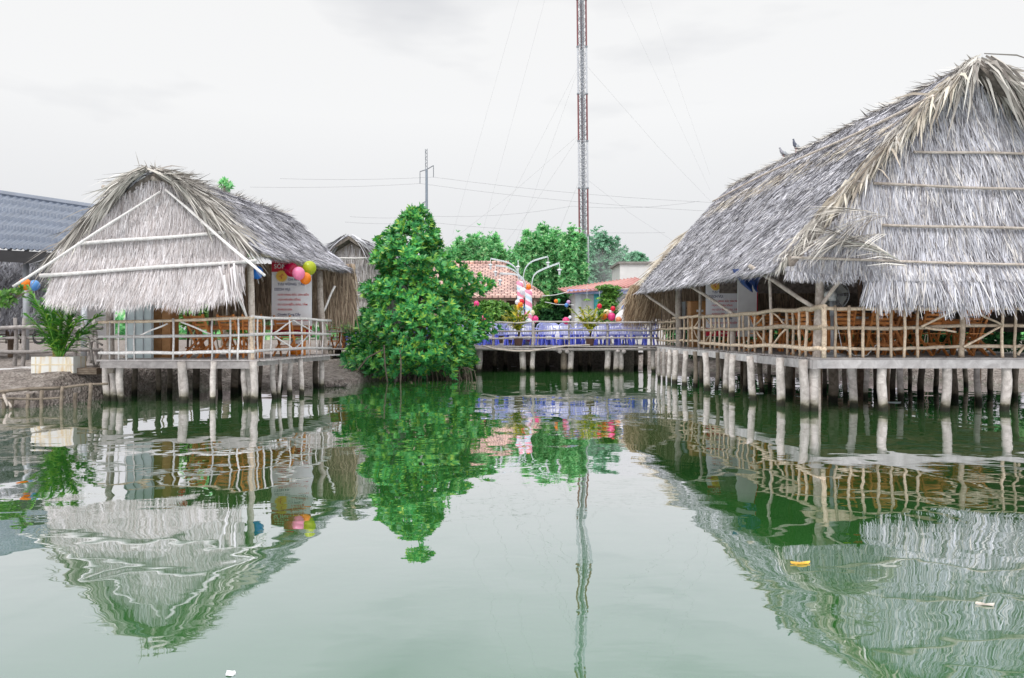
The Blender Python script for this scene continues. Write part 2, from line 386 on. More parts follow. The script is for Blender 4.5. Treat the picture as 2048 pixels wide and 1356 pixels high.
def groundmat():
    m, t, b, o = mat_new('muddy earth')
    g = t.nodes.new('ShaderNodeNewGeometry')
    no = t.nodes.new('ShaderNodeTexNoise'); no.inputs['Scale'].default_value = 5; no.inputs['Detail'].default_value = 10; no.inputs['Roughness'].default_value = .7
    t.links.new(g.outputs['Position'], no.inputs['Vector'])
    n2 = t.nodes.new('ShaderNodeTexVoronoi'); n2.inputs['Scale'].default_value = 16; t.links.new(g.outputs['Position'], n2.inputs['Vector'])
    col = ramp(t, no.outputs[0], [(.3, (.08, .065, .06)), (.5, (.24, .205, .185)), (.7, (.42, .385, .36))])
    t.links.new(col, b.inputs['Base Color']); b.inputs['Roughness'].default_value = .9
    a = t.nodes.new('ShaderNodeMath'); a.operation = 'ADD'; t.links.new(no.outputs[0], a.inputs[0]); t.links.new(n2.outputs['Distance'], a.inputs[1])
    bp = t.nodes.new('ShaderNodeBump'); bp.inputs['Distance'].default_value = .06; t.links.new(a.outputs[0], bp.inputs['Height']); t.links.new(bp.outputs[0], b.inputs['Normal'])
    return m
M['mud'] = groundmat()
def shore(x):
    def L(a, b, x0, x1): return a + (b - a) * min(1, max(0, (x - x0) / (x1 - x0)))
    s = L(14.9, 20.6, -9.6, -8.2)
    if x > -8.2: s = 20.6 - .5 * math.sin((x + 8.2) * .9)
    if x > -4.6: s = L(20.4, 35.5, -4.6, -3.4)
    if x > 6.2: s = L(35.5, 30.5, 6.2, 7.5)
    if x > 12: s = L(30.5, 22, 12, 14)
    return s
def gz(x, y):
    d = y - shore(x)
    nz = mnoise.fractal(Vector((x * 1.3, y * 1.3, 0)), 1, 2, 5)
    if d < 0: return max(-.6, d * .8)
    left = x < -8.4
    z = (.22 if left else .1) * min(1, d / .1) + min(1, d / (1.5 if left else 4)) * (.42 if left else .5)
    return z + nz * .06 * min(1, d * 3)
xs = list(np.concatenate([np.array([-600, -250, -120, -70, -45, -30, -22]), np.arange(-18, 1, .15), np.arange(1.5, 20, .8), np.array([25, 35, 50, 80, 140, 300, 600])]))
ys = list(np.concatenate([np.array([8, 12, 14]), np.arange(14.4, 24, .15), np.arange(24.2, 38, .5), np.array([40, 45, 55, 70, 100, 160, 300, 700, 1400])]))
mb = MB(); nx = len(xs)
mb.add([(x, y, gz(x, y)) for y in ys for x in xs], [(j * nx + i, j * nx + i + 1, (j + 1) * nx + i + 1, (j + 1) * nx + i) for j in range(len(ys) - 1) for i in range(nx - 1)])
tag(build('ground', mb, M['mud'], smooth=True), 'muddy river bank and ground behind', None, None, 'structure')

# ---------------------------------------------------------------- roofs of thatch
def prof_eval(prof, s):
    xs_, ys_ = zip(*prof); return np.interp(s, xs_, ys_)
class Roof:
    """ridge and eave as functions of depth v (0..1) -> world points; s runs from ridge to eave"""
    def __init__(r, ridge0, ridge1, eave0, eave1, prof):
        r.a, r.b, r.c, r.d = [np.array(q, float) for q in (ridge0, ridge1, eave0, eave1)]; r.prof = prof
    def p(r, v, s):
        v = np.asarray(v, float)[..., None]; s = np.asarray(s, float)
        rg = r.a * (1 - v) + r.b * v; ev = r.c * (1 - v) + r.d * v
        h = prof_eval(r.prof, s)[..., None]; ss = s[..., None]
        out = rg + (ev - rg) * ss
        out[..., 2:3] = rg[..., 2:3] + (ev[..., 2:3] - rg[..., 2:3]) * h
        return out
    def frame(r, v, s):
        e = .01; T = nrm(r.p(v, np.minimum(s + e, 1.05)) - r.p(v, s - e)); A = nrm(r.p(v + e, s) - r.p(v - e, s))
        Nn = nrm(np.cross(A, T)); Nn *= np.sign(Nn[..., 2:3]); return T, A, Nn
def roof_shell(name, r, parent, mat, th=.12, nv=14, ns=12, v0=0, v1=1):
    mb = MB(); V = []; 
    for lay in (0, 1):
        for i in range(nv + 1):
            for j in range(ns + 1):
                v = np.array([v0 + (v1 - v0) * i / nv]); s = np.array([j / ns]); T, A, Nn = r.frame(v, s)
                q = r.p(v, s)[0] - Nn[0] * (th * lay + .03); V.append(q)
    m_ = (ns + 1); K = (nv + 1) * m_; Fs = []
    for i in range(nv):
        for j in range(ns):
            a = i * m_ + j; Fs.append((a, a + 1, a + m_ + 1, a + m_)); Fs.append((K + a, K + a + m_, K + a + m_ + 1, K + a + 1))
    for i in range(nv): a = i * m_ + ns; Fs.append((a, K + a, K + a + m_, a + m_)); a = i * m_; Fs.append((a, a + m_, K + a + m_, K + a))
    for j in range(ns): a = j; Fs.append((a, K + a, K + a + 1, a + 1)); a = nv * m_ + j; Fs.append((a, a + 1, K + a + 1, K + a))
    mb.add(V, Fs); return build(name, mb, mat, parent)
def slope_blades(r, n, L, wd, lift=.05, jit=.25, v0=0, v1=1, s0=0, s1=1, slant=0.0):
    v = RNG.uniform(v0, v1, n); s = RNG.uniform(s0, s1, n)
    T, A, Nn = r.frame(v, s); pt = r.p(v, s)
    bumps = np.array([mnoise.noise(Vector((float(q[0]) * 1.6, float(q[1]) * 1.6, float(q[2]) * 1.6))) for q in pt])[:, None]
    pt = pt + Nn * (RNG.uniform(-.03, .03, (n, 1)) + .035 * bumps)
    D = nrm(T + A * (RNG.normal(slant, jit, (n, 1))) + Nn * RNG.normal(0, .07, (n, 1)))
    W = nrm(np.cross(D, Nn) + Nn * RNG.normal(0, .45, (n, 1)))
    B = Nn * RNG.uniform(0, lift, (n, 1)) * 2 + np.array([0, 0, -1]) * RNG.uniform(0, .08, (n, 1))
    return blades(pt, D, W, RNG.uniform(.6, 1.3, n) * L, RNG.uniform(.6, 1.4, n) * wd, B)
def eave_blades(r, n, L, wd, v0=0, v1=1):
    v = RNG.uniform(v0, v1, n); s = RNG.uniform(.93, 1.0, n); T, A, Nn = r.frame(v, s); pt = r.p(v, s) - Nn * RNG.uniform(-.02, .14, (n, 1))
    D = nrm(T + A * RNG.normal(0, .25, (n, 1)) + np.array([0, 0, -1]) * RNG.uniform(0, .5, (n, 1)))
    W = nrm(np.cross(D, Nn) + rv(n, .3))
    return blades(pt, D, W, RNG.uniform(.5, 1.2, n) * L, RNG.uniform(.6, 1.4, n) * wd, np.array([[0, 0, -1.]]) * RNG.uniform(.05, .35, (n, 1)))
def verge_blades(r, n, L, wd, v, out, s0=0, s1=1, down=.5, along=.5):
    """long leaves draped over the gable edge"""
    s = RNG.uniform(s0, s1, n); vv = v + RNG.uniform(-.01, .03, n) * (1 if v < .5 else -1); T, A, Nn = r.frame(vv, s)
    pt = r.p(vv, s) + Nn * RNG.uniform(0, .08, (n, 1)); o_ = np.array(out, float)
    D = nrm(T * RNG.uniform(.2, 1, (n, 1)) * along * 2 + o_ * RNG.uniform(.1, .5, (n, 1)) + rv(n, .12))
    B = np.array([0, 0, -1.]) * RNG.uniform(.3, 1, (n, 1)) * down
    W = nrm(np.cross(D, o_ + rv(n, .4)) + 1e-3)
    return blades(pt, D, W, RNG.uniform(.5, 1.3, n) * L, RNG.uniform(.5, 1.5, n) * wd, B, (.7, 1, .05))

def frond(base, tip, up, leaf, n, wd, mb, droop=.4, seed=0, spread=1.0, sag=.2):
    """feathered palm frond; returns blades, adds the midrib to mb"""
    a = np.array(base, float); b = np.array(tip, float); up = np.array(up, float)
    t = np.linspace(0, 1, 9)[:, None]; mid = a + (b - a) * t + up * np.sin(t * math.pi * .9) * sag
    mb.tube([tuple(q) for q in mid], [wd * .7 * (1 - .7 * i / 8) for i in range(9)], 5)
    tt = np.repeat(np.linspace(.15, 1, n), 2) + RNG.normal(0, .01, 2 * n); tt = np.clip(tt, 0, 1)
    pos = np.stack([np.interp(tt, t[:, 0], mid[:, i]) for i in range(3)], 1)
    dd = nrm(b - a); side = nrm(np.cross(dd, up + 1e-6)); sg = np.where(np.arange(2 * n) % 2 == 0, 1, -1)[:, None]
    D = nrm(side * sg * spread + dd * (.5 + .7 * tt[:, None]) + rv(2 * n, .1))
    Ls = leaf * (.35 + np.sin(np.clip(tt * .9 + .1, 0, 1) * math.pi)) * RNG.uniform(.8, 1.1, 2 * n)
    W = nrm(np.cross(D, up + rv(2 * n, .3)))
    return blades(pos, D, W, Ls, wd * RNG.uniform(.7, 1.2, 2 * n), np.array([[0, 0, -1.]]) * RNG.uniform(.5, 1.2, (2 * n, 1)) * droop, (.7, 1, .08))

def panel(mb, xs_, top, bot, yf, zf=None, n=10, th=.05):
    """gable panel: for each x a vertical strip from top(x) to bot(x), depth yf(x,z)"""
    V = []; Fs = []; k = len(xs_)
    for lay in (0, 1):
        for x in xs_:
            for j in range(n + 1):
                z = top(x) + (bot(x) - top(x)) * j / n; V.append((x, yf(x, z) + th * lay + .03, z))
    m_ = n + 1; K = k * m_
    for i in range(k - 1):
        for j in range(n):
            a = i * m_ + j; Fs.append((a, a + 1, a + m_ + 1, a + m_)); Fs.append((K + a, K + a + m_, K + a + m_ + 1, K + a + 1))
        a = i * m_ + n; Fs.append((a, K + a, K + a + m_, a + m_))
        a = i * m_; Fs.append((a, a + m_, K + a + m_, K + a))
    for j in range(n):
        a = j; Fs.append((a, K + a, K + a + 1, a + 1)); a = (k - 1) * m_ + j; Fs.append((a, a + 1, K + a + 1, K + a))
    mb.add(V, Fs)
def panel_blades(n, x0, x1, top, bot, yf, L, wd, fan=0, xc=0, lift=.06, jit=.12, low=0.0, fringe=False, wild=.0):
    x = RNG.uniform(x0, x1, n)
    tz = np.array([top(q) for q in x]); bz = np.array([bot(q) for q in x])
    u = RNG.uniform(0, 1, n) if not fringe else RNG.uniform(.88, 1.0, n)
    z = tz + (bz - tz) * u; z = np.where(tz > bz, z, bz)
    y = np.array([yf(a, b) for a, b in zip(x, z)])
    if not fringe: L = np.minimum(L * RNG.uniform(.6, 1.3, n), np.maximum(.08, (z - bz) * 1.1 + .10))
    else: L = L * RNG.uniform(.4, 1.2, n)
    pt = np.stack([x, y - RNG.uniform(-.03, .035, n), z], 1)
    sx_ = fan * (x - xc) + RNG.normal(0, jit, n) + wild * np.array([mnoise.noise(Vector((a * 1.5, b * 1.5, 3))) for a, b in zip(x, z)])
    e = .05; sl_ = np.array([yf(a, b - e) - yf(a, b) for a, b in zip(x, z)]) / e
    D = nrm(np.stack([sx_, sl_ + RNG.normal(0, .05, n), -np.ones(n)], 1))
    W = nrm(np.stack([np.ones(n), RNG.normal(0, .6, n), sx_], 1))
    B = np.stack([RNG.normal(0, .06, n), -RNG.uniform(0, lift * 2, n), np.zeros(n)], 1)
    return blades(pt, D, W, L, RNG.uniform(.6, 1.4, n) * wd, B, (1, .9, .15))

# ================================================================= RIGHT HUT
def RX(v): return 5.72 - .018 * (v - 14.24)           # side line of the deck
DZ = 1.016
hutR = thing('thatched_hut', (8.6, 14.2, 0), 'large stilt hut with tall grey palm thatch roof and branch railings over the water', 'hut', 'thatched huts on stilts')
roofR_L = Roof((8.72, 13.95, 6.60), (8.46, 28.6, 7.15), (4.98, 14.0, 2.72), (4.76, 28.9, 3.08), [(0, 0), (.25, .22), (.5, .475), (.75, .74), (1, 1)])
roofR_R = Roof((8.72, 13.95, 6.60), (8.46, 28.6, 7.15), (12.4, 14.0, 2.72), (12.2, 28.9, 3.08), [(0, 0), (.25, .22), (.5, .475), (.75, .74), (1, 1)])
rR = roof_shell('roof', roofR_L, hutR, M['shell'], v0=.012)
rR2 = roof_shell('roof', roofR_R, hutR, M['shell'])
blade_obj('thatch', [slope_blades(roofR_L, 42000, .27, .022, .07, .40), slope_blades(roofR_L, 26000, .20, .020, .12, .45, 0, .35),
                     eave_blades(roofR_L, 5000, .14, .02)], M['thatch_side'], rR)
blade_obj('thatch', [slope_blades(roofR_R, 6000, .6, .03, .06, .30), eave_blades(roofR_R, 1500, .3, .02)], M['thatch_side'], rR2)
# layer of straw leaves hanging below the long ridge pole, ridge tuft and the gable edge
mbq = MB()
q0 = roofR_L.p(np.array([.0]), np.array([.235]))[0]; q1 = roofR_L.p(np.array([1.0]), np.array([.2]))[0]
T_, A_, N_ = roofR_L.frame(np.array([.3]), np.array([.22])); N_ = N_[0]
mbq.pole(q0 + N_ * .09 + np.array([0, -.1, 0]), q1 + N_ * .09, .035, .028, .04, k=16)
build('ridge_pole', mbq, M['pole'], rR, True)
blade_obj('straw_layer', [slope_blades(roofR_L, 1100, .5, .026, .10, .35, 0, .95, .22, .33, .3), verge_blades(roofR_L, 160, .7, .04, .0, (0, -1, 0), .08, .3, .5, .8),
                          verge_blades(roofR_L, 260, .6, .042, .0, (.1, -1, 0), .40, .72, .45, .8)], M['thatch_beige'], rR)
blade_obj('verge_leaves', [verge_blades(roofR_L, 900, .5, .028, .0, (0, -1, 0), 0, .84, .5, .7), verge_blades(roofR_L, 110, .32, .026, .0, (.1, -1, 0), .86, .98, .9, .5), verge_blades(roofR_R, 400, .8, .04, .0, (-.2, -1, 0), 0, .4, .6, .5),
                          verge_blades(roofR_L, 26, .75, .06, .0, (.3, -.6, .1), .0, .06, 1.1, .3), verge_blades(roofR_R, 26, .8, .06, .0, (.2, -.5, .1), .0, .12, 1.1, .3),
                          slope_blades(roofR_L, 900, .35, .03, .35, .6, 0, 1, 0, .03)], M['thatch_frond'], rR)
# gable panel (leans outwards) -----------------
def yfR(x, z):
    y = 14.25 if z > 5.6 else 14.25 - (5.6 - z) * .2 if z > 3 else 13.73 - (3 - z) * .36
    return y
def topR(x):
    s = abs(x - 8.7) / 3.8; s = min(1, s); return 6.62 - 3.95 * float(prof_eval(roofR_L.prof, s)) - .22
def botR(x):
    if x < 6.32: return 2.64 - (x - 4.98) * .07
    if x < 6.5: return 2.55 - (x - 6.32) * 2.5
    return 2.10 + .05 * math.sin(x * 3)
xsr = [5.05 + i * 7.3 / 44 for i in range(45)]
mb = MB(); panel(mb, xsr, topR, lambda x: botR(x) + (.5 if x > 6.5 else .25), yfR)
gpR = build('gable_panel', mb, M['shell'], hutR)
def clump_fringe(x0, x1, nc, per, L, wd):
    cx_ = np.sort(RNG.uniform(x0, x1, nc)); n = nc * per
    x = np.repeat(cx_, per) + RNG.normal(0, .035, n); tilt = np.repeat(RNG.normal(0, .13, nc) + .10 * (cx_ - 8.2), per) + RNG.normal(0, .07, n)
    z = np.array([botR(a) for a in x]) + .52 + RNG.uniform(-.06, .12, n); y = np.array([yfR(a, b) for a, b in zip(x, z)]) + RNG.uniform(-.05, .05, n)
    D = nrm(np.stack([tilt, np.full(n, -.3) + RNG.normal(0, .06, n), -np.ones(n)], 1)); W = nrm(np.stack([np.ones(n), RNG.normal(0, .6, n), np.zeros(n)], 1))
    Lc = np.repeat(RNG.uniform(.62, 1.12, nc), per) * RNG.uniform(.7, 1.05, n) * L
    return blades(np.stack([x, y, z], 1), D, W, Lc, RNG.uniform(.6, 1.4, n) * wd, np.stack([RNG.normal(0, .06, n), np.full(n, .08), -np.full(n, .03)], 1), (.8, 1, .3))
blade_obj('thatch', [panel_blades(26000, 5.0, 11.3, topR, lambda x: botR(x) + (.38 if x > 6.4 else .05), yfR, .42, .019, .10, 8.0, .05, .16, wild=.25),
                     clump_fringe(6.5, 11.4, 76, 42, .84, .024), panel_blades(700, 6.45, 11.3, topR, lambda x: botR(x) + .2, yfR, .42, .022, .10, 8.2, .02, .2, fringe=True),
                     panel_blades(1100, 5.0, 6.2, topR, botR, yfR, .24, .022, .10, 7, .1, .3, fringe=True),
                     panel_blades(900, 6.35, 9.8, lambda x: 2.75, lambda x: 2.5, yfR, .75, .03, .12, 8.2, .12, .2, wild=.4)], M['thatch_r'], gpR)
mb = MB(); FR = []
for (bx, by, tx, ty, sgn) in ((1838, 545, 1650, 470, .16), (1800, 470, 1635, 520, .20), (1790, 440, 1680, 430, .12), (1850, 560, 1700, 505, .25), (1775, 425, 1620, 500, .1)):
    FR.append(frond(P(bx, by, 13.35), P(tx, ty, 13.3), (-.3, -.25, 1), .75, 22, .026, mb, .18, sag=sgn, spread=.32))
blade_obj('loose_frond', FR, M['thatch_frond'], gpR)
for (xa, za, yb_) in ((1840, 298, 303), (1752, 365, 376), (1775, 447, 456), (1585, 515, 528)):
    Yq = 13.55 + (.25 if za < 400 else 0); a = P(xa, za, Yq); b = P(2048, yb_, Yq)
    for q in (a, b): q.y = yfR(q.x, q.z) - .09
    b = a + (b - a) * 1.9; 
    mb = MB(); mb.pole(a, b, .026, .022, .02, k=14); build('batten', mb, M['pole'], gpR, True)
# far gable with brown hanging skirt
def yfB(x, z): return 28.6 + (3 - z) * .3 if z < 3 else 28.6
mb = MB(); panel(mb, [4.9 + i * 7 / 20 for i in range(21)], lambda x: min(topR(x) + .5, 6.9), lambda x: 2.9, yfB)
gb = build('back_gable_panel', mb, M['shell'], hutR)
n = 5200; xx = np.where(RNG.uniform(0, 1, n) < .5, RNG.uniform(4.5, 6.2, n), RNG.uniform(4.5, 11, n)); zz = RNG.uniform(2.5, 3.3, n)
pt = np.stack([xx, RNG.uniform(28.2, 28.9, n), zz], 1)
D = nrm(np.stack([-.28 + RNG.normal(0, .15, n), np.full(n, .1), -np.ones(n)], 1)); D[xx > 5.6, 0] += .25
blade_obj('skirt', [blades(pt, D, nrm(np.array([[1, .2, 0.]]) + rv(n, .3)), RNG.uniform(.5, 1.1, n), .026, np.zeros((1, 3)))], M['thatch_brown'], gb)
n = 900; s = RNG.uniform(.45, 1, n); pt = roofR_L.p(np.full(n, 1.0), s); 
D = nrm(np.stack([-.7 + RNG.normal(0, .2, n), RNG.normal(-.2, .2, n), -.75 + RNG.normal(0, .2, n)], 1))
blade_obj('verge_leaves', [blades(pt, D, nrm(np.cross(D, np.array([0, -1, .3])) + rv(n, .2)), RNG.uniform(.4, 1.1, n), .035, np.array([[0, 0, -.25]]))], M['thatch_beige'], gb)
mb = MB()
for k in range(14):
    p_ = roofR_L.p(np.array([.975]), np.array([.62 + k * .027]))[0] + N_ * .06; mb.bar(p_ + np.array([0, -.25, 0]), p_ + np.array([0, .3, .0]), .03, .03)
build('verge_slats', mb, M['pole_pale'], gb)
# deck
def deck(root, fn, u0, u1, v0, v1, z, board=.16, th=.035, along='u', name='deck', mat=None):
    mb = MB(); t = v0
    while t < v1 - .02:
        a = fn(u0 - random.uniform(0, .07), t); b = fn(u1 + random.uniform(0, .05), t); c = fn(u1, t + board * .95); d = fn(u0, t + board * .95)
        zz = z + random.uniform(-.006, .006); vs = [(q[0], q[1], zz) for q in (a, b, c, d)] + [(q[0], q[1], zz - th) for q in (a, b, c, d)]
        mb.add(vs, [(0, 1, 2, 3), (4, 7, 6, 5), (0, 4, 5, 1), (1, 5, 6, 2), (2, 6, 7, 3), (3, 7, 4, 0)]); t += board
    return build(name, mb, mat or M['plank'], root)
fR = lambda u, v: (RX(v) + u, v)
deck(hutR, fR, -.06, 6.1, 14.1, 28.3, DZ)
mb = MB(); mb.bar((5.62, 14.12, DZ - .12), (12, 14.16, DZ - .12), .07, .16); build('edge_beam', mb, M['beam'], hutR)
vv = [14.02, 17, 20.5, 24.2, 28.3]
for i in range(4):
    mb = MB(); mb.bar((RX(vv[i]) - .06 - (i % 2) * .03, vv[i], DZ - .125), (RX(vv[i + 1]) - .06 - (i % 2) * .03, vv[i + 1] - .02, DZ - .13), .08, .17)
    build('edge_beam', mb, M['beam'], hutR)
mb = MB()
for v in np.arange(15, 28.2, 1.4): mb.bar((RX(v) + .05, v, DZ - .12), (11.8, v, DZ - .12), .1, .12)
build('joist', mb, M['darkwood'], hutR)
# stilts
def stilt(root, pxt, pxb, wl, r, zt=DZ - .04, dark=False, wob=.02):
    Y = YW(wl); a = P(pxb, wl, Y); a.z = -.35; b = P(pxt, 700, Y); b.z = zt
    b0 = P(pxb, wl, Y); a.x = b0.x - (b.x - b0.x) * .3
    mb = MB(); mb.pole(a, b, r * 1.05, r, wob, 9, 8, .06); return build('stilt', mb, M['pile_dark' if dark else 'pile'], root, True)
for (pt_, pb_, wl, r) in ((1607, 1608, 822.5, .085), (1630, 1627, 822, .088), (1766, 1765, 822.5, .082), (1893, 1890, 822.5, .082), (2011, 2010, 822, .082),
                          (1561, 1560, 812, .085), (1499, 1509, 801, .075), (1455, 1453, 786, .07), (1410, 1416, 782, .08), (1371, 1370, 772, .07), (1351, 1350, 768, .08),
                          (1339, 1339, 764, .06), (1328, 1327, 762, .05), (1318, 1318, 759, .05), (1697, 1712, 814, .075), (1466, 1462, 794, .07)):
    stilt(hutR, pt_, pb_, wl, r)
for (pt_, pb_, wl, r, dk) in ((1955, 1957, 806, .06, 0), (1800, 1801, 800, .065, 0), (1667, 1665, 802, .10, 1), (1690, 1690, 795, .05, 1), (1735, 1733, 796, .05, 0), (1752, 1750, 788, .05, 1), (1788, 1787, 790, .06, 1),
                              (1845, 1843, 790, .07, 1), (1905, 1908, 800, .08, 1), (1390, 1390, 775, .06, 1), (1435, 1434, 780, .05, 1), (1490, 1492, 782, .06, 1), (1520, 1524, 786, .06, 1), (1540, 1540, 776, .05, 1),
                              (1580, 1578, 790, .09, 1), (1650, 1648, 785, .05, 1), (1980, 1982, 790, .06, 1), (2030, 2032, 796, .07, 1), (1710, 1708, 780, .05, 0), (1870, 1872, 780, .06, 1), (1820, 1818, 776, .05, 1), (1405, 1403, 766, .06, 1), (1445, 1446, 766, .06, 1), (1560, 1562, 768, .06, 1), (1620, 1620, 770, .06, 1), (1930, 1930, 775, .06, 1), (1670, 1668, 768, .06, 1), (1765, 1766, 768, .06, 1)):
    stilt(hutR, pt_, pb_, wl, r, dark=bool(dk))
# posts
def post(root, a, b, r, mat='pole', name='post', wob=.02):
    mb = MB(); mb.pole(a, b, r, r * .92, wob, 9, 8, .06); return build(name, mb, M[mat], root, True)
def sideP(px, z, off=0.0):
    # point on the side line seen at px
    Y = 14.24
    for _ in range(12): Y = F * (RX(Y) + off) / (px - CX)
    return Vector((RX(Y) + off, Y, z))
post(hutR, (5.86, 14.42, -.3), (5.93, 14.45, 3.2), .085)
post(hutR, (11.6, 14.42, -.3), (11.6, 14.45, 3.2), .085)
for px, zt, r, off in ((1540, 2.9, .035, 0), (1399, 3.05, .045, 0), (1358, 3.1, .11, .05), (1467, 1.6, .085, .05)):
    q = sideP(px, DZ - .2, off); post(hutR, q, (q.x, q.y, zt), r, 'pole')
for v in (18.5, 23, 28):
    post(hutR, (8.6, v, -.2), (8.6, v, 6.5), .08, 'darkwood'); post(hutR, (11.5, v, -.2), (11.5, v, 3.3), .08, 'darkwood')
# braces under the eave
def brace(root, a, b, r=.035, mat='pole'): mb = MB(); mb.pole(a, b, r, r * .9, .01, 8, 6, .05); return build('brace', mb, M[mat], root, True)
q = sideP(1626, 1.98); brace(hutR, P(1499, 532, 15.5), q, .045)
q = sideP(1466, 1.97); brace(hutR, P(1375, 568, 21.4), q, .045)
q = sideP(1357, 1.97, .05); brace(hutR, P(1293, 590, 27.3), q, .05)
brace(hutR, P(1701, 530, 13.9), (5.88, 14.3, 1.97), .042)
# railing of the side
def rail_obj(parent, pts, r, mat='rail', wob=.02):
    mb = MB(); out = []
    for i in range(len(pts) - 1):
        a = Vector(pts[i]); b = Vector(pts[i + 1]); k = max(3, int((b - a).length / .6))
        for j in range(k): out.append(a.lerp(b, j / k) + Vector((random.uniform(-.3, .3), random.uniform(-.3, .3), random.uniform(-1, 1))) * wob)
    out.append(Vector(pts[-1])); mb.tube(out, [r * random.uniform(.88, 1.12) for _ in out], 8); return build('rail', mb, M[mat], parent, True)
rgR = build('railing', (lambda m: (m.pole(sideP(1648, DZ), sideP(1648, 1.99), .05, .048, .008), m)[1])(MB()), M['rail'], hutR, True)
def zr(base, px):  return base
for h, r in ((1.955, .047), (1.60, .045), (1.195, .042)):
    pts = [sideP(p, h + dz) for p, dz in ((1650, .0), (1610, -.01), (1555, -.0 if h > 1.9 else .02), (1500, -.03), (1460, -.03), (1399, -.02))]
    rail_obj(rgR, pts, r)
    rail_obj(rgR, [sideP(p, h + .02, .06) for p in (1405, 1376, 1346)], r * .9)
    rail_obj(rgR, [sideP(p, h - (.1 if h > 1.9 else 0), -.05) for p in (1352, 1334, 1314)], r * .8)
def bal(parent, a, b, r=.022, mat='rail'):
    mb = MB(); mb.pole(a, b, r, r * .95, .012, 7, 5, .12); return build('baluster', mb, M[mat], parent, True)
for px in (1316, 1321, 1326, 1331, 1336, 1341, 1346, 1367, 1376, 1385, 1408, 1421, 1430, 1439, 1448, 1457, 1479, 1488, 1498, 1510, 1527, 1543, 1575, 1587, 1600, 1612):
    r = .028 if px > 1352 else .022
    q = sideP(px, DZ, random.uniform(-.02, .02)); bal(rgR, q, q + Vector((random.uniform(-.02, .02), random.uniform(-.03, .03), .94)), r)
for a, za, b, zb in ((1410, 1.93, 1429, 1.6), (1429, 1.58, 1411, 1.2), (1386, 1.62, 1399, 1.85), (1386, 1.6, 1398, 1.25), (1507, 1.6, 1531, 1.9), (1511, 1.56, 1532, 1.22), (1546, 1.93, 1573, 1.62), (1573, 1.58, 1545, 1.22), (1323, 1.9, 1332, 1.6), (1332, 1.58, 1323, 1.2), (1336, 1.6, 1346, 1.85)):
    mb = MB(); mb.pole(sideP(a, za, .04), sideP(b, zb, .04), .022, .02, .01); build('diagonal', mb, M['rail'], rgR, True)
# railing of the front
def fP(px, z, y=14.2): return Vector(((px - CX) / F * y, y, z))
rgF = build('railing', (lambda m: (m.pole(fP(1923, DZ), fP(1924, 1.99), .05, .045, .01), m)[1])(MB()), M['rail'], hutR, True)
for h, r, dz in ((1.95, .036, -.0), (1.585, .036, .03), (1.19, .034, .045)):
    rail_obj(rgF, [fP(p, h + d) for p, d in ((1640, .0), (1760, -.01), (1850, 0), (1925, dz), (2080, dz), (2200, dz))], r, wob=.012)
for px in (1671, 1700, 1726, 1755, 1782, 1808, 1835, 2005, 2030, 2060):
    r = .028; bal(rgF, fP(px, DZ - .02, 14.16), fP(px + random.uniform(-2, 2), 2.0, 14.16), r)
for a, za, b, zb in ((1843, 1.60, 1937, 2.03), (1937, 1.96, 2004, 1.63), (1928, 1.22, 2000, 1.6), (1850, 1.585, 1912, 1.5), (2036, 1.06, 2070, 1.5)):
    mb = MB(); mb.pole(fP(a, za, 14.13), fP(b, zb, 14.13), .024, .02, .01); build('diagonal', mb, M['rail'], rgF, True)
# inner walls of palm mat
mb = MB(); mb.box((8.6, 28.1, 2.6), (6.0, .05, 1.9)); w1 = build('back_wall', mb, M['shell'], hutR)
n = 3500; pt = np.stack([RNG.uniform(5.6, 11.6, n), np.full(n, 28.05), RNG.uniform(2.0, 3.6, n)], 1)
blade_obj('palm_leaves', [blades(pt, nrm(np.array([[0, -.02, -1.]]) + rv(n, .08)), nrm(np.array([[1, 0, 0.]]) + rv(n, .2)), RNG.uniform(.3, .7, n), .03, np.zeros((1, 3)))], M['mat'], w1)
mb = MB(); mb.box((11.75, 21.2, 2.3), (.06, 13.6, 1.6)); mb.box((8.9, 21.5, 2.86), (5.9, .05, .5)); build('side_wall', mb, M['shell'], hutR)
mb = MB(); mb.bar((5.5, 14.5, 3.0), (11.9, 14.5, 3.0), .08, .09); mb.bar((5.6, 21.4, 3.15), (11.9, 21.4, 3.15), .08, .09); mb.bar((5.85, 14.3, 3.02), (5.6, 28.6, 3.3), .09, .09); build('eave_beam', mb, M['darkwood'], hutR)
# white panel
Yp = 20.5; mb = MB(); a = P(1475, 700, Yp); b = P(1513, 515, Yp)
mb.box(((a.x + b.x) / 2, Yp, 2.35), (b.x - a.x, .05, 1.95)); mb2 = MB(); mb2.box((b.x + .012, Yp, 2.35), (.02, .06, 1.95))
wp = build('display_board', mb, M['white'], None, org=((a.x + b.x) / 2, Yp, DZ)); tag(wp, 'tall blank white board with a red edge under the large hut roof', 'board')
build('red_edge', mb2, M['redp'], wp)
for sgn in (-1, 1):
    mb = MB(); mb.bar(((a.x + b.x) / 2 + sgn * .2, Yp + .02, DZ), ((a.x + b.x) / 2 + sgn * .2, Yp + .02, 1.4), .04, .03); build('leg', mb, M['steel'], wp)

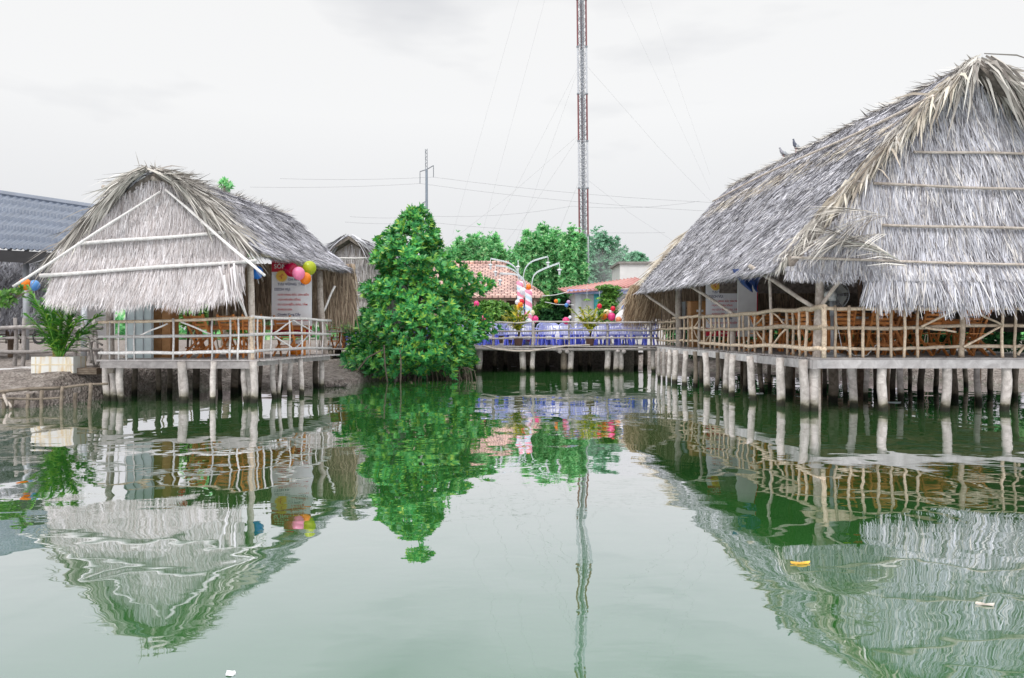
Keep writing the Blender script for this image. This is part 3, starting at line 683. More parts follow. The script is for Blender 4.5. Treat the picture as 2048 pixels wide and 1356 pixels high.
# banner ------------------------------------------------------------
def text(parent, s, x, y, z, size, mat, name='lettering', sx_=1, shear=0):
    cu = bpy.data.curves.new(name, 'FONT'); cu.body = s; cu.size = size; cu.extrude = .0008; cu.offset = size * .012; cu.shear = shear; cu.align_x = 'LEFT'
    cu.materials.append(mat); o = bpy.data.objects.new(name, cu); COL.objects.link(o)
    me = o.to_mesh().copy(); bpy.data.objects.remove(o); o = bpy.data.objects.new(name, me); COL.objects.link(o)
    if not me.materials: me.materials.append(mat)
    o.rotation_euler = (R(90), 0, 0); o.scale = (sx_, 1, 1)
    og = ORG[parent.name]; o.location = (x - og.x, y - og.y, z - og.z); o.parent = parent; return o
def banner(x0, ztop, Y, wdt, hgt, label, headred):
    root = thing('hanging_banner', (x0 + wdt / 2, Y, ztop - hgt), label, 'banner', 'restaurant banners')
    nx_ = 10; nz_ = 16; mb = MB()
    def off(x, z): return .012 * math.sin(x * 5 + z * 2) + .008 * math.sin(z * 7)
    V = [(x0 + wdt * i / nx_, Y + off(i / nx_, j / nz_) + .02 * k, ztop - hgt * j / nz_) for k in (0, 1) for j in range(nz_ + 1) for i in range(nx_ + 1)]
    K = (nx_ + 1) * (nz_ + 1)
    for j in range(nz_):
        for i in range(nx_):
            a = j * (nx_ + 1) + i
            zr_ = (j + .5) / nz_
            mb.m = 1 if (zr_ < .16 and headred) or zr_ > .865 else 0
            mb.add([V[a], V[a + nx_ + 1], V[a + nx_ + 2], V[a + 1]], [(0, 1, 2, 3)])
            mb.m = 0; mb.add([V[K + a], V[K + a + 1], V[K + a + nx_ + 2], V[K + a + nx_ + 1]], [(0, 1, 2, 3)])
    sh = build('sheet', mb, [M['banner'], M['redp']], root)
    for zz in (ztop, ztop - hgt):
        mb = MB(); mb.tube([(x0 - .02, Y + .01, zz), (x0 + wdt + .02, Y + .01, zz)], .014, 8); build('rod', mb, M['steel'], root)
    yf = Y - .03
    Z = lambda f: ztop - hgt * f
    W_ = wdt
    if headred:
        text(sh, 'NHÀ HÀNG', x0 + .10 * W_, yf, Z(.075), .105 * W_, M['inkwhite'])
        text(sh, 'SÓNG', x0 + .07 * W_, yf, Z(.145), .15 * W_, M['inkwhite'])
    mb = MB(); cxx, cz_, rr = x0 + .26 * W_, Z(.245), .13 * W_
    pts = [(cxx + rr * (1.22 if k % 2 else .96) * math.cos(k * math.pi / 20), yf, cz_ + rr * (1.22 if k % 2 else .96) * math.sin(k * math.pi / 20)) for k in range(40)]
    mb.add([(cxx, yf, cz_)] + pts, [(0, 1 + (k + 1) % 40, 1 + k) for k in range(40)]); build('sun_emblem', mb, M['sunlogo'], sh)
    mb = MB()
    for (ax, az, bx, bz) in ((-.5, -.1, -.15, .1), (-.15, .1, 0, -.5), (0, -.5, .1, -.1), (-.1, .1, .1, .35), (.2, .25, .45, .1), (.1, .2, .2, .5)):
        mb.bar((cxx + rr * ax, yf - .004, cz_ + rr * az), (cxx + rr * bx, yf - .004, cz_ + rr * bz), .012, .012)
    build('sun_emblem_strokes', mb, M['inkred'], sh)
    text(sh, 'Dương', x0 + .48 * W_, yf, Z(.235), .13 * W_, M['inkred'], shear=.5)
    text(sh, 'CHI NHÁNH II', x0 + .42 * W_, yf, Z(.30), .075 * W_, M['inkblue'])
    text(sh, 'TẠI VŨNG TÀU', x0 + .16 * W_, yf, Z(.36), .088 * W_, M['inkblue'], sx_=1.15)
    text(sh, 'DỊCH VỤ:', x0 + .08 * W_, yf, Z(.425), .09 * W_, M['inkblue'])
    for i, s_ in enumerate(('- NHÀ HÀNG ĐẶC SẢN BIỂN', '- VỰA HẢI SẢN SỐNG', '- DU LỊCH BIỂN, ĐẢO, TẮM', '- KHÁCH SẠN')):
        text(sh, s_, x0 + .13 * W_, yf, Z(.49 + .062 * i), .062 * W_, M['inkred'])
    text(sh, 'Chuyên Cung Cấp', x0 + .16 * W_, yf, Z(.74), .075 * W_, M['inkblue'])
    text(sh, 'CÁC LOẠI HẢI SẢN TƯƠI SỐNG', x0 + .05 * W_, yf, Z(.81), .06 * W_, M['inkred'])
    text(sh, 'NHÀ HÀNG ĐẶC SẢN BIỂN', x0 + .08 * W_, yf, Z(.915), .062 * W_, M['inkwhite'])
    text(sh, 'VŨNG TÀU', x0 + .34 * W_, yf, Z(.965), .062 * W_, M['inkwhite'])
    return root
banner(5.69, 3.35, 22.0, 1.05, 1.98, 'white restaurant banner hanging in the large hut next to the blank white board', True)
# cabinets in the right hut
def cabinet(name, x, y, z, sx_, sy_, sz, mat, label, cat, note=True, rz=0):
    root = thing(name, (x, y, z), label, cat); mb = MB(); mb.box((x, y, z + sz / 2), (sx_, sy_, sz)); build('body', mb, mat, root)
    for sg in (-1, 1):
        mb = MB(); mb.box((x + sg * sx_ * .245, y - sy_ / 2 - .012, z + sz / 2), (sx_ * .47, .02, sz * .95)); d = build('door', mb, mat, root)
        mb = MB(); mb.box((x + sg * .03, y - sy_ / 2 - .034, z + sz * .55), (.015, .02, .12)); build('handle', mb, M['steel'], d)
    if note: mb = MB(); mb.box((x - .05, y - sy_ / 2 - .028, z + sz * .8), (.22, .004, .07)); build('paper_note', mb, M['white'], root)
    mb = MB(); mb.box((x, y, z + sz + .015), (sx_ + .06, sy_ + .05, .03)); build('top', mb, mat, root)
    return root
cabinet('wooden_cabinet', 6.05, 24.2, DZ, .68, .45, 1.45, M['door'], 'orange wooden cupboard behind the railing of the large hut, beside the banner', 'cupboard')
mb = MB(); mb.box((5.66, 25.2, DZ + .75), (.3, .04, 1.5)); o = build('white_board', mb, M['cabinet'], None, org=(5.66, 25.2, DZ)); tag(o, 'narrow pale blue board standing next to the orange cupboard', 'board')
for s_ in (-.15, .15):
    mb = MB(); mb.bar((5.66 + s_, 25.17, DZ), (5.66 + s_, 25.17, DZ + 1.52), .03, .03); build('frame_upright', mb, M['steel'], o)
# blue cloth bundle under the eave
mb = MB(); A = P(1492, 556, 16.4)
grid = []
for i in range(15):
    for j in range(11):
        u = i / 14; v = j / 10
        wx = .27 * (1 - .25 * v) * (1 if u < .5 else 1 + .4 * math.sin(v * 3)); x = A.x + (u - .5) * wx * 2 * (.55 + .45 * math.cos(v * 2.2)) + .16 * v * v
        z = A.z + .2 - v * (.40 + .12 * math.sin(u * 7 + 1)); y = A.y + .06 * math.sin(u * 14 + v * 3) + .04 * math.cos(v * 9)
        grid.append((x, y, z))
mb.add(grid, [(i * 11 + j, i * 11 + j + 1, (i + 1) * 11 + j + 1, (i + 1) * 11 + j) for i in range(14) for j in range(10)])
o = build('blue_tarp', mb, plain('navy cloth', (.006, .028, .12), .5, .3, 9), None, True, org=(A.x, A.y, A.z - .3)); md = o.modifiers.new('solid', 'SOLIDIFY'); md.thickness = .012
tag(o, 'crumpled navy blue tarp tied under the eave in front of the white board', 'tarp')

# ================================================================= furniture templates
def folding_chair():
    root = thing('folding_chair', (0, 0, 0), 'varnished wooden folding chair', 'chair', 'wooden folding chairs')
    for sg in (-1, 1):
        mb = MB(); mb.bar((sg * .20, -.24, 0), (sg * .20, .16, .98), .028, .05); build('leg', mb, M['orange'], root)
        mb = MB(); mb.bar((sg * .17, .26, 0), (sg * .17, -.22, .45), .028, .045); build('leg', mb, M['orange'], root)
    mb = MB()
    for k in range(6): mb.box((0, -.2 + k * .075, .45), (.38, .055, .02))
    build('seat', mb, M['orange'], root)
    mb = MB()
    for k in range(4): mb.box((0, .03 + k * .032, .665 + k * .085), (.38, .018, .055), rx=-.35)
    build('backrest', mb, M['orange'], root)
    mb = MB(); mb.bar((-.2, -.13, .25), (.2, -.13, .25), .025); build('stretcher', mb, M['orange'], root)
    mb = MB(); mb.bar((-.17, .14, .22), (.17, .14, .22), .025); build('stretcher', mb, M['orange'], root)
    return root
def wood_table():
    root = thing('wooden_table', (0, 0, 0), 'wooden table', 'table', 'wooden dining tables'); mb = MB()
    for k in range(7): mb.box((0, -.36 + k * .12, .74), (1.3, .112, .025))
    build('table_top', mb, M['tabletop'], root)
    mb = MB(); mb.box((0, -.36, .68), (1.2, .025, .08)); mb.box((0, .36, .68), (1.2, .025, .08)); mb.box((-.6, 0, .68), (.025, .7, .08)); mb.box((.6, 0, .68), (.025, .7, .08)); build('apron', mb, M['orange'], root)
    for sx_ in (-1, 1):
        for sy_ in (-1, 1): mb = MB(); mb.bar((sx_ * .57, sy_ * .34, 0), (sx_ * .57, sy_ * .34, .72), .05); build('leg', mb, M['orange'], root)
    return root
fc = folding_chair(); wt = wood_table(); first = {'c': True, 't': True}
ordn = ['first', 'second', 'third', 'fourth', 'fifth', 'sixth', 'seventh', 'eighth', 'ninth', 'tenth', 'eleventh', 'twelfth', 'thirteenth', 'fourteenth', 'fifteenth', 'sixteenth', 'seventeenth', 'eighteenth', 'nineteenth', 'twentieth']
def put(tpl, key, loc, rz, label):
    if first[key]: first[key] = False; tpl.location = loc; tpl.rotation_euler = (0, 0, rz); tpl['label'] = label; return tpl
    return dup(tpl, loc, rz, label)
tabs = [(7.15, 15.9), (9.0, 15.9), (7.2, 18.9), (9.1, 19.0), (7.4, 22.6)]
tn = ['nearest the pedestal fan', 'behind the front railing struts', 'second behind the fan', 'second behind the railing struts', 'deepest in the large hut']
for k, (x, y) in enumerate(tabs):
    put(wt, 't', (x, y, DZ), 0, 'wooden dining table in the large hut, ' + tn[k])
    for q, (dx, dy, rz) in enumerate(((-.38, -.62, math.pi), (.38, -.62, math.pi + .1), (-.38, .62, 0), (.38, .62, .1), (-.95, 0, R(90)), (.92, 0, R(-90)))):
        lab = ['left one facing away from', 'right one with its back to', 'left one behind', 'right one behind', 'at the left end of', 'at the right end of'][q]
        lab = {0: 'waterside left seat of', 1: 'waterside right seat of', 2: 'far left seat of', 3: 'far right seat of', 4: 'left end seat of', 5: 'right end seat of'}[q]
        put(fc, 'c', (x + dx + random.uniform(-.05, .05), y + dy + random.uniform(-.05, .05), DZ), rz + math.pi * 0 + random.uniform(-.15, .15), 'folding chair, %s the table %s' % (lab, tn[k]))

# pedestal fan
fx, fy = 6.36, 14.9
fan = thing('pedestal_fan', (fx, fy, DZ), 'grey pedestal fan facing away behind the corner post of the large hut', 'fan')
mb = MB(); mb.lathe([(.26, 0), (.26, .03), (.22, .05), (.05, .08), (.04, .1)], (fx, fy, DZ), 24); build('base', mb, M['steel'], fan)
mb = MB(); mb.tube([(fx, fy, DZ + .08), (fx, fy, DZ + .8)], .032, 12); mb.tube([(fx, fy, DZ + .8), (fx, fy, DZ + 1.12)], .045, 12); build('pole', mb, M['steel'], fan, True)
ax = Vector((.75, .62, .05)).normalized(); hd = Vector((fx, fy, DZ + 1.22))
mb = MB(); mb.lathe([(.02, -.20), (.07, -.19), (.085, -.1), (.09, .02), (.05, .03)], hd, 16, ax); mb.box(hd - Vector((0, 0, .05)), (.11, .11, .13)); build('motor', mb, M['white'], fan, True)
mb = MB(); gc = hd + ax * .10; Mq = ax.to_track_quat('Z', 'Y').to_matrix()
for k in range(40):
    a = k * math.pi / 20; d = Mq @ Vector((math.cos(a), math.sin(a), 0))
    mb.tube([gc + d * .05 - ax * .05, gc + d * .2 - ax * .05, gc + d * .28, gc + d * .28 + ax * .04, gc + d * .2 + ax * .1, gc + d * .05 + ax * .1], .0035, 3)
for rr, oo in ((.285, .02), (.2, -.05), (.12, -.05), (.2, .1)):
    mb.tube([gc + Mq @ Vector((math.cos(a * math.pi / 16) * rr, math.sin(a * math.pi / 16) * rr, oo)) for a in range(33)], .008 if rr > .28 else .004, 5)
build('grille', mb, M['steel'], fan)
mb = MB()
for k in range(5):
    a = k * 2 * math.pi / 5; vs = []
    for rr, da, z in ((.04, -.3, -.015), (.25, -.45, -.02), (.26, .45, .025), (.05, .5, .015)): vs.append(gc + ax * .02 + Mq @ Vector((math.cos(a + da) * rr, math.sin(a + da) * rr, z)))
    vs += [v + ax * .004 for v in vs]; mb.add(vs, [(0, 1, 2, 3), (7, 6, 5, 4), (0, 4, 5, 1), (1, 5, 6, 2), (2, 6, 7, 3), (3, 7, 4, 0)])
build('fan_blades', mb, plain('smoky plastic', (.30, .30, .28), .3, .1), fan)
mb = MB(); mb.tube([(fx + .05, fy, DZ + .9), (fx + .1, fy - .2, DZ + .2), (fx + .3, fy - .3, DZ + .03), (fx + .55, fy - .3, DZ + .03), (fx + .8, fy - .2, DZ + .25), (fx + .85, fy - .1, DZ + .9)], .008, 6); build('cord', mb, M['white'], fan, True)
# pendant lamp
lx = P(1725, 600, 14.9); lamp = thing('pendant_lamp', (lx.x, lx.y, 2.05), 'thin pendant lamp hanging behind the thatch fringe to the right of the fan', 'lamp')
mb = MB(); mb.tube([(lx.x, lx.y, 2.3), (lx.x, lx.y, 3.2)], .012, 6); build('cord', mb, M['black'], lamp)
mb = MB(); mb.lathe([(.03, .22), (.04, .18), (.035, .14)], (lx.x, lx.y, 2.08), 12); build('socket', mb, M['black'], lamp, True)
mb = MB(); mb.lathe([(.0, -.12), (.03, -.1), (.035, -.02), (.022, .12), (.018, .15)], (lx.x, lx.y, 2.08), 12); build('bulb', mb, M['white'], lamp, True)
# board hung behind the corner post
mb = MB(); mb.box(P(1645, 540, 15.2), (.42, .03, .36)); o = build('notice_board', mb, M['plaster2'], None, org=P(1645, 557, 15.2)); tag(o, 'beige notice board hanging behind the corner post of the large hut', 'board')
# tables: bottles/plates stand-ins for table ware seen as pale dots
def crockery(x, y, z, label):
    r = thing('place_setting', (x, y, z), label, 'tableware', 'table settings in the large hut')
    for k in range(4):
        px_ = x + (-.4 + .27 * k); py_ = y + (.12 if k % 2 else -.14)
        mb = MB(); mb.lathe([(.0, .0), (.05, .0), (.06, .05), (.055, .055), (.045, .012), (0, .01)], (px_, py_, z), 12); build('bowl', mb, M['white'], r, True)
    mb = MB(); mb.lathe([(0, 0), (.03, 0), (.03, .12), (.012, .17), (.012, .22), (0, .22)], (x, y, z), 10); build('bottle', mb, M['clay'], r, True)
for k, (x, y) in enumerate(tabs): crockery(x, y, DZ + .755, 'white bowls and a bottle set on the table ' + tn[k])

# ================================================================= LEFT HUT
LD = .915
def LH(u, v, z):  # local frame of the small hut: u across, v deep
    return Vector((-8.71 + u + .165 * v, 15.98 + v - .02 * u, z))
hutL = thing('thatched_hut', (-7.1, 16, 0), 'small stilt hut with a pale grass gable skirt and branch railings near the muddy bank', 'hut', 'thatched huts on stilts')
profL = [(0, 0), (.12, .05), (.3, .20), (.5, .45), (.7, .70), (.87, .89), (1, 1)]
r0 = np.array(P(296, 338, 15.5)); r1 = r0 + np.array([.165 * 5.6, 5.6, -.02])
eR0 = np.array(P(514, 500, 15.75)); eR1 = eR0 + np.array([.165 * 5.2, 5.2, .06])
eL0 = np.array(P(100, 515, 15.75)); eL1 = eL0 + np.array([.165 * 5.2, 5.2, -.08])
roofL_R = Roof(r0, r1, eR0, eR1, profL); roofL_L = Roof(r0, r1, eL0, eL1, profL)
rl = roof_shell('roof', roofL_R, hutL, M['shell'], .1, v0=.04); rl2 = roof_shell('roof', roofL_L, hutL, M['shell'], .1, v0=.04)
blade_obj('thatch', [slope_blades(roofL_R, 17000, .34, .02, .10, .35, slant=-.15), eave_blades(roofL_R, 3200, .14, .016)], M['thatch_side'], rl)
blade_obj('thatch', [slope_blades(roofL_L, 5000, .4, .025, .06, .30), eave_blades(roofL_L, 1000, .3, .02)], M['thatch_side'], rl2)
blade_obj('verge_leaves', [verge_blades(roofL_R, 420, .9, .035, 0, (-.1, -.35, 0), 0, .75, .35, 1.0), verge_blades(roofL_L, 420, .8, .035, 0, (.1, -.35, 0), 0, .85, .45, 1.0),
                           slope_blades(roofL_R, 500, .9, .03, .1, .35, 0, .2, 0, .5, -.5), slope_blades(roofL_L, 300, .8, .03, .1, .35, 0, .2, 0, .6, 0),
                           slope_blades(roofL_R, 500, .35, .03, .35, .7, 0, 1, 0, .05)], M['thatch_frond'], rl)
n = 26; pt = np.array([r0 + (r1 - r0) * .02]) + rv(n, .1) * np.array([1.4, .8, .4]) + np.array([0, 0, .04])
blade_obj('ridge_tuft', [blades(pt, nrm(rv(n, .8) + np.array([0, 0, .5])), nrm(rv(n, 1)), RNG.uniform(.12, .35, n), .02, np.zeros((1, 3)))], M['thatch_frond'], rl)
mb = MB(); mb.pole(P(205, 373, 15.6), P(240, 382, 15.9), .04, .04, .01); mb.tube([tuple(r0 + np.array([0, .2, -.15])), tuple(r1 + np.array([0, -.2, -.15]))], .05, 8); build('ridge_pole', mb, M['pole'], rl, True)
rz0 = float(r0[2])
def yfL(x, z):
    return 15.78 if z > 4.2 else 15.78 - (4.2 - z) * .14 if z > 3.1 else 15.626 - (3.1 - z) * .42
def topL(x):
    xc = float(r0[0]); half = (float(eR0[0]) - xc) if x > xc else (xc - float(eL0[0]))
    s = min(1, abs(x - xc) / half); return rz0 - (rz0 - float(eR0[2])) * float(prof_eval(profL, s)) - .14
def botL(x):
    return 2.16 + (.10 if x < -9 else 0) + .05 * math.sin(x * 5) + (max(0, x + 6.1) * .45)
x0L, x1L = -9.45, -5.56
def topL2(x): return topL(x) if x > float(eL0[0]) + .05 else 3.0
mb = MB(); panel(mb, [x0L + i * (x1L - x0L) / 36 for i in range(37)], topL2, lambda x: botL(x) + .16, yfL)
gpL = build('gable_panel', mb, M['shell_l'], hutL)
blade_obj('thatch', [panel_blades(30000, x0L, x1L, topL2, botL, yfL, .30, .011, .02, -7.5, .05, .13, wild=.25),
                     panel_blades(3600, x0L, x1L, topL2, botL, yfL, .30, .012, .03, -7.5, .05, .14, fringe=True)], M['thatch_l'], gpL)
n = 60; pt = np.stack([RNG.uniform(-5.95, -5.58, n), RNG.uniform(15.2, 15.4, n), RNG.uniform(2.55, 2.9, n)], 1)
blade_obj('torn_leaves', [blades(pt, nrm(np.array([[.15, -.05, -1.]]) + rv(n, .12)), nrm(np.array([[1, .3, 0.]]) + rv(n, .3)), RNG.uniform(.35, .75, n), .035, np.zeros((1, 3)))], M['thatch_l'], gpL)
def gpole(a, b, r=.03, dy=.1):
    a = Vector(a); b = Vector(b)
    for q in (a, b): q.y = yfL(q.x, q.z) - dy
    mb = MB(); mb.pole(a, b, r, r * .9, .012, 8, 9, .08); return build('batten', mb, M['pole_pale'], gpL, True)
gpole(P(153, 487, 15.5), P(447, 463, 15.5), .038); gpole(P(78, 551, 15.3), P(507, 520, 15.3), .04)
a_, b_ = P(318, 382, 15.6), P(36, 574, 15.25); mb = MB(); mb.pole(Vector((a_.x, 15.66, a_.z)), Vector((b_.x, 15.1, b_.z)), .024, .03, .012, 8, 10); build('batten', mb, M['pole_pale'], gpL, True)
a_, b_ = P(328, 378, 15.6), P(533, 552, 15.25); mb = MB(); mb.pole(Vector((a_.x, 15.66, a_.z)), Vector((b_.x, 15.15, b_.z)), .026, .032, .012, 8, 10); build('batten', mb, M['pole_pale'], gpL, True)
# back gable of the small hut hanging brown
n = 5600; pt = np.stack([RNG.uniform(-8.3, -4.35, n), RNG.uniform(20.6, 20.9, n), RNG.uniform(2.1, 3.4, n)], 1)
bw = MB(); bw.box((-6.4, 20.95, 2.75), (3.8, .05, 1.3)); bwo = build('back_wall', bw, M['shell'], hutL)
blade_obj('palm_leaves', [blades(pt, nrm(np.array([[.05, -.02, -1.]]) + rv(n, .12)), nrm(np.array([[1, 0, 0.]]) + rv(n, .2)), RNG.uniform(.3, .75, n), .022, np.zeros((1, 3)))], M['mat'], bwo)
# deck, beam, posts, rails
fL = lambda u, v: (LH(u, v, 0).x, LH(u, v, 0).y)
deck(hutL, fL, -.05, 3.32, -.06, 4.0, LD, .15)
mb = MB(); mb.bar(LH(-.02, -.04, LD - .11), LH(3.22, -.04, LD - .12), .06, .14); build('edge_beam', mb, M['plank'], hutL)
mb = MB(); mb.bar(LH(3.2, 0, LD - .10), LH(3.2, 4, LD - .1), .05, .09); build('edge_beam', mb, M['plank'], hutL)
mb = MB()
for v in (1, 2, 3, 3.9): mb.bar(LH(0, v, LD - .1), LH(3.15, v, LD - .1), .08, .1)
build('joist', mb, M['darkwood'], hutL)
mb = MB()
for i in range(14): mb.box(LH(3.36 + .02 * math.sin(i), .2 + i * .29, LD - .02), (.16, .26, .03), rz=-.16)
build('side_boards', mb, M['plank'], hutL)
for (pt_, pb_, wl, r) in ((212, 214, 802, .065), (222, 231, 802, .07), (240, 243, 804, .07), (363, 368, 806, .085), (359, 361, 806, .03), (428, 424, 806, .06), (507, 507, 806, .075), (488, 492, 805, .055), (497, 497, 803, .04), (545, 550, 797, .06), (560, 559, 796, .04), (582, 580, 791, .06), (601, 603, 790, .055), (641, 645, 777, .065)):
    stilt(hutL, pt_, pb_, wl, r, LD - .04)
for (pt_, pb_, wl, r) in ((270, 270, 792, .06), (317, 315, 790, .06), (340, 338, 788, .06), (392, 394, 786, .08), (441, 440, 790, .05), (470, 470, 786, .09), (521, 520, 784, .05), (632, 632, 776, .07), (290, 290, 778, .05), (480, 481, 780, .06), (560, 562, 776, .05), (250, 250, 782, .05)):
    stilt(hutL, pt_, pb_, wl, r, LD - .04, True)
post(hutL, LH(3.16, .08, LD - .2), LH(3.1, .1, 3.05), .075)
post(hutL, LH(3.13, 3.9, LD - .2), LH(2.98, 3.9, 3.1), .085)
post(hutL, LH(.1, .1, LD - .3), LH(.02, .1, 3.0), .075)
post(hutL, LH(.1, 3.9, LD - .3), LH(.1, 3.9, 3.0), .06, 'darkwood')
for px, v in ((329, 2.2), (375, 3.2), (392, 3.6)):
    q = Vector(((px - CX) / F * (15.98 + v), 15.98 + v, 0)); post(hutL, (q.x, q.y, LD), (q.x, q.y, 3.0), .028, 'darkwood')
brace(hutL, P(466, 572, 15.6), LH(3.1, -.02, 1.79), .028, 'pole_pale')
brace(hutL, P(670, 572, 20.0), P(645, 627, 19.9), .03, 'pole_pale')
mb = MB(); mb.pole(P(520, 506, 15.9), P(668, 539, 20.3), .07, .065, .03, 10, 9); mb.pole(LH(-.1, .1, 3.1), LH(-.1, 4.3, 3.1), .06); build('eave_beam', mb, M['rail'], hutL, True)
rgL = build('railing', (lambda m: (m.pole(LH(3.2, .0, LD - .02), LH(3.17, .0, 1.83), .035, .035, .008), m)[1])(MB()), M['rail'], hutL, True)
for h0, h1, h2, r in ((1.70, 1.80, 1.92, .032), (1.40, 1.44, 1.56, .032), (1.06, 1.085, 1.19, .034)):
    rail_obj(rgL, [LH(-.08, -.03, h0), LH(1.5, -.03, (h0 + h1) / 2 - .01), LH(3.25, -.03, h1)], r, 'pole_pale' if h0 < 1.6 else 'rail', .01)
    rail_obj(rgL, [LH(3.2, -.05, h1 + .01), LH(3.2, 2, (h1 + h2) / 2 - .03), LH(3.22, 4.05, h2 - .12)], r, 'pole_pale', .012)
for px in (349, 427, 463, 479, 221, 239, 255, 271):
    u = (px - CX) / F * 15.95 + 8.71; bal(rgL, LH(u, -.05, LD - .02 + (0 if px > 300 else .0)), LH(u + .01, -.05, 1.79 if px > 300 else 1.72), .021 if px > 300 else .016, 'pole_pale')
for v in (.22, .5, .82, 1.7, 2.35, 2.75, 3.2, 3.55): bal(rgL, LH(3.2, v, LD), LH(3.2, v, 1.82), .02, 'pole_pale')
def Lp(px, y, z): return Vector(((px - CX) / F * y, y, z))
for a, b in ((Lp(271, 15.95, 1.38), Lp(335, 15.95, 1.68)), (Lp(362, 15.95, 1.72), Lp(425, 15.95, 1.44)), (LH(3.2, .9, 1.46), LH(3.2, 1.9, 1.78)), (LH(3.2, 1.9, 1.78), LH(3.2, 3.0, 1.5)), (LH(3.2, 1.0, 1.4), LH(3.2, 1.9, 1.1)), (LH(3.2, 2.0, 1.1), LH(3.2, 2.9, 1.5))):
    mb = MB(); mb.pole(a, b, .02, .018, .008); build('diagonal', mb, M['pole_pale'], rgL, True)
# contents of the small hut
banner(P(543, 600, 19.0).x, 3.40, 19.0, 1.02, 2.0, 'white and red restaurant banner hanging in the small hut beside a balloon cluster', True)
mb = MB(); mb.box((-8.32, 16.75, LD + .75), (.62, .03, 1.5)); o = build('metal_partition', mb, M['cabinet'], None, org=(-8.32, 16.75, LD)); tag(o, 'pale blue metal partition standing at the corner of the small hut', 'panel')
for k in range(4): mb = MB(); mb.bar((-8.6 + k * .19, 16.72, LD), (-8.6 + k * .19, 16.72, LD + 1.5), .012, .02); build('frame_strip', mb, M['steel'], o)
cabinet('wooden_cupboard', -7.93, 17.2, LD, .4, .4, 1.45, M['door'], 'brown wooden cupboard with a paper note beside the pale blue partition', 'cupboard')
put(wt, 't', (-6.6, 17.6, LD), .1, 'wooden dining table in the middle of the small hut')
put(wt, 't', (-5.75, 18.9, LD), .1, 'wooden dining table at the back of the small hut below the banner')
labs = ['folding chair nearest the railing, left of the middle post', 'second folding chair along the front railing of the small hut', 'folding chair with its back to the small hut corner post', 'folding chair at the left end of the small hut table', 'folding chair behind the middle table of the small hut', 'folding chair in front of the hanging banner in the small hut', 'folding chair at the left end of the back table of the small hut', 'last folding chair by the rear post of the small hut']
for k, (x, y, rz) in enumerate(((-6.95, 16.85, 2.6), (-6.35, 16.85, 2.9), (-5.85, 16.9, 3.4), (-7.45, 17.6, R(90)), (-6.6, 18.3, 0), (-5.5, 18.15, 3.0), (-6.6, 19.0, 1.6), (-5.6, 19.6, .2))):
    put(fc, 'c', (x, y, LD), rz, 'wooden ' + labs[k])
mb = MB(); o = thing('water_jug', (P(590, 690, 19.4).x, 19.4, LD), 'orange and white plastic jug on the floor of the small hut', 'jug')
mb.lathe([(0, 0), (.16, 0), (.17, .05), (.17, .26), (.14, .28)], ORG[o.name], 16); build('body', mb, BM['orange'], o, True)
mb = MB(); mb.lathe([(.15, .27), (.15, .33), (.10, .37), (0, .38)], ORG[o.name], 16); build('lid', mb, M['white'], o, True)

# ================================================================= balloons
def balloon(px, py, Y, rpx, col, label, group=None, fall=None):
    c = P(px, py, Y); r = rpx / F * Y
    root = thing('balloon', (c.x, c.y, c.z - r * 1.2), label, 'balloon', group)
    prof = [(0, 1.0)] + [(math.sin(a), math.cos(a) if math.cos(a) > 0 else math.cos(a) * 1.15) for a in [math.pi * k / 12 for k in range(1, 12)]] + [(.06, -1.16), (.1, -1.22), (0, -1.2)]
    mb = MB(); tilt = Vector((random.uniform(-.3, .3), random.uniform(-.3, .3), 1)); mb.lathe([(a * r, b * r) for a, b in prof], c, 20, tilt)
    o = build('skin', mb, BM[col], root, True)
    mb = MB(); k0 = c - tilt.normalized() * r * 1.2; mb.tube([k0, k0 + Vector((random.uniform(-.03, .03), 0, -.1))], .004, 4); build('string', mb, M['white'], root)
    return root
G1 = 'balloon cluster under the small hut eave'
for a in ((592, 532, 18.3, 14, 'orange', 'dull orange balloon at the top of the cluster beside the small hut banner'), (582, 538, 17.3, 14, 'crimson', 'dark red balloon in the cluster covering the small hut banner'),
          (597, 546, 17.0, 12.5, 'pink', 'pink balloon in the middle of the cluster by the small hut banner'), (611, 556, 17.2, 11.5, 'orange', 'bright orange balloon at the bottom of the small hut cluster'),
          (619, 535, 17.5, 13.5, 'lime', 'yellow green balloon at the right of the small hut cluster')): balloon(*a, group=G1)
balloon(513, 544, 16.3, 13, 'blue', 'blue balloon hanging at the corner post of the small hut')
balloon(50, 568, 19, 11.5, 'orange', 'orange balloon on the steel post left of the small hut')
balloon(69, 570, 19.1, 10, 'skyblue', 'blue balloon beside the orange one on the steel post')
balloon(340, 592, 17.2, 6.5, 'white', 'pale balloon hanging below the grass skirt of the small hut'); balloon(363, 591, 17.2, 7, 'red', 'small red balloon hanging below the grass skirt of the small hut')
balloon(1693, 537, 15.3, 9, 'lime', 'yellow green balloon under the large hut gable above the fan'); balloon(1716, 539, 15.5, 10, 'red', 'dark orange red balloon under the large hut gable right of the brace')
G2 = 'balloons tied to the striped columns'; 
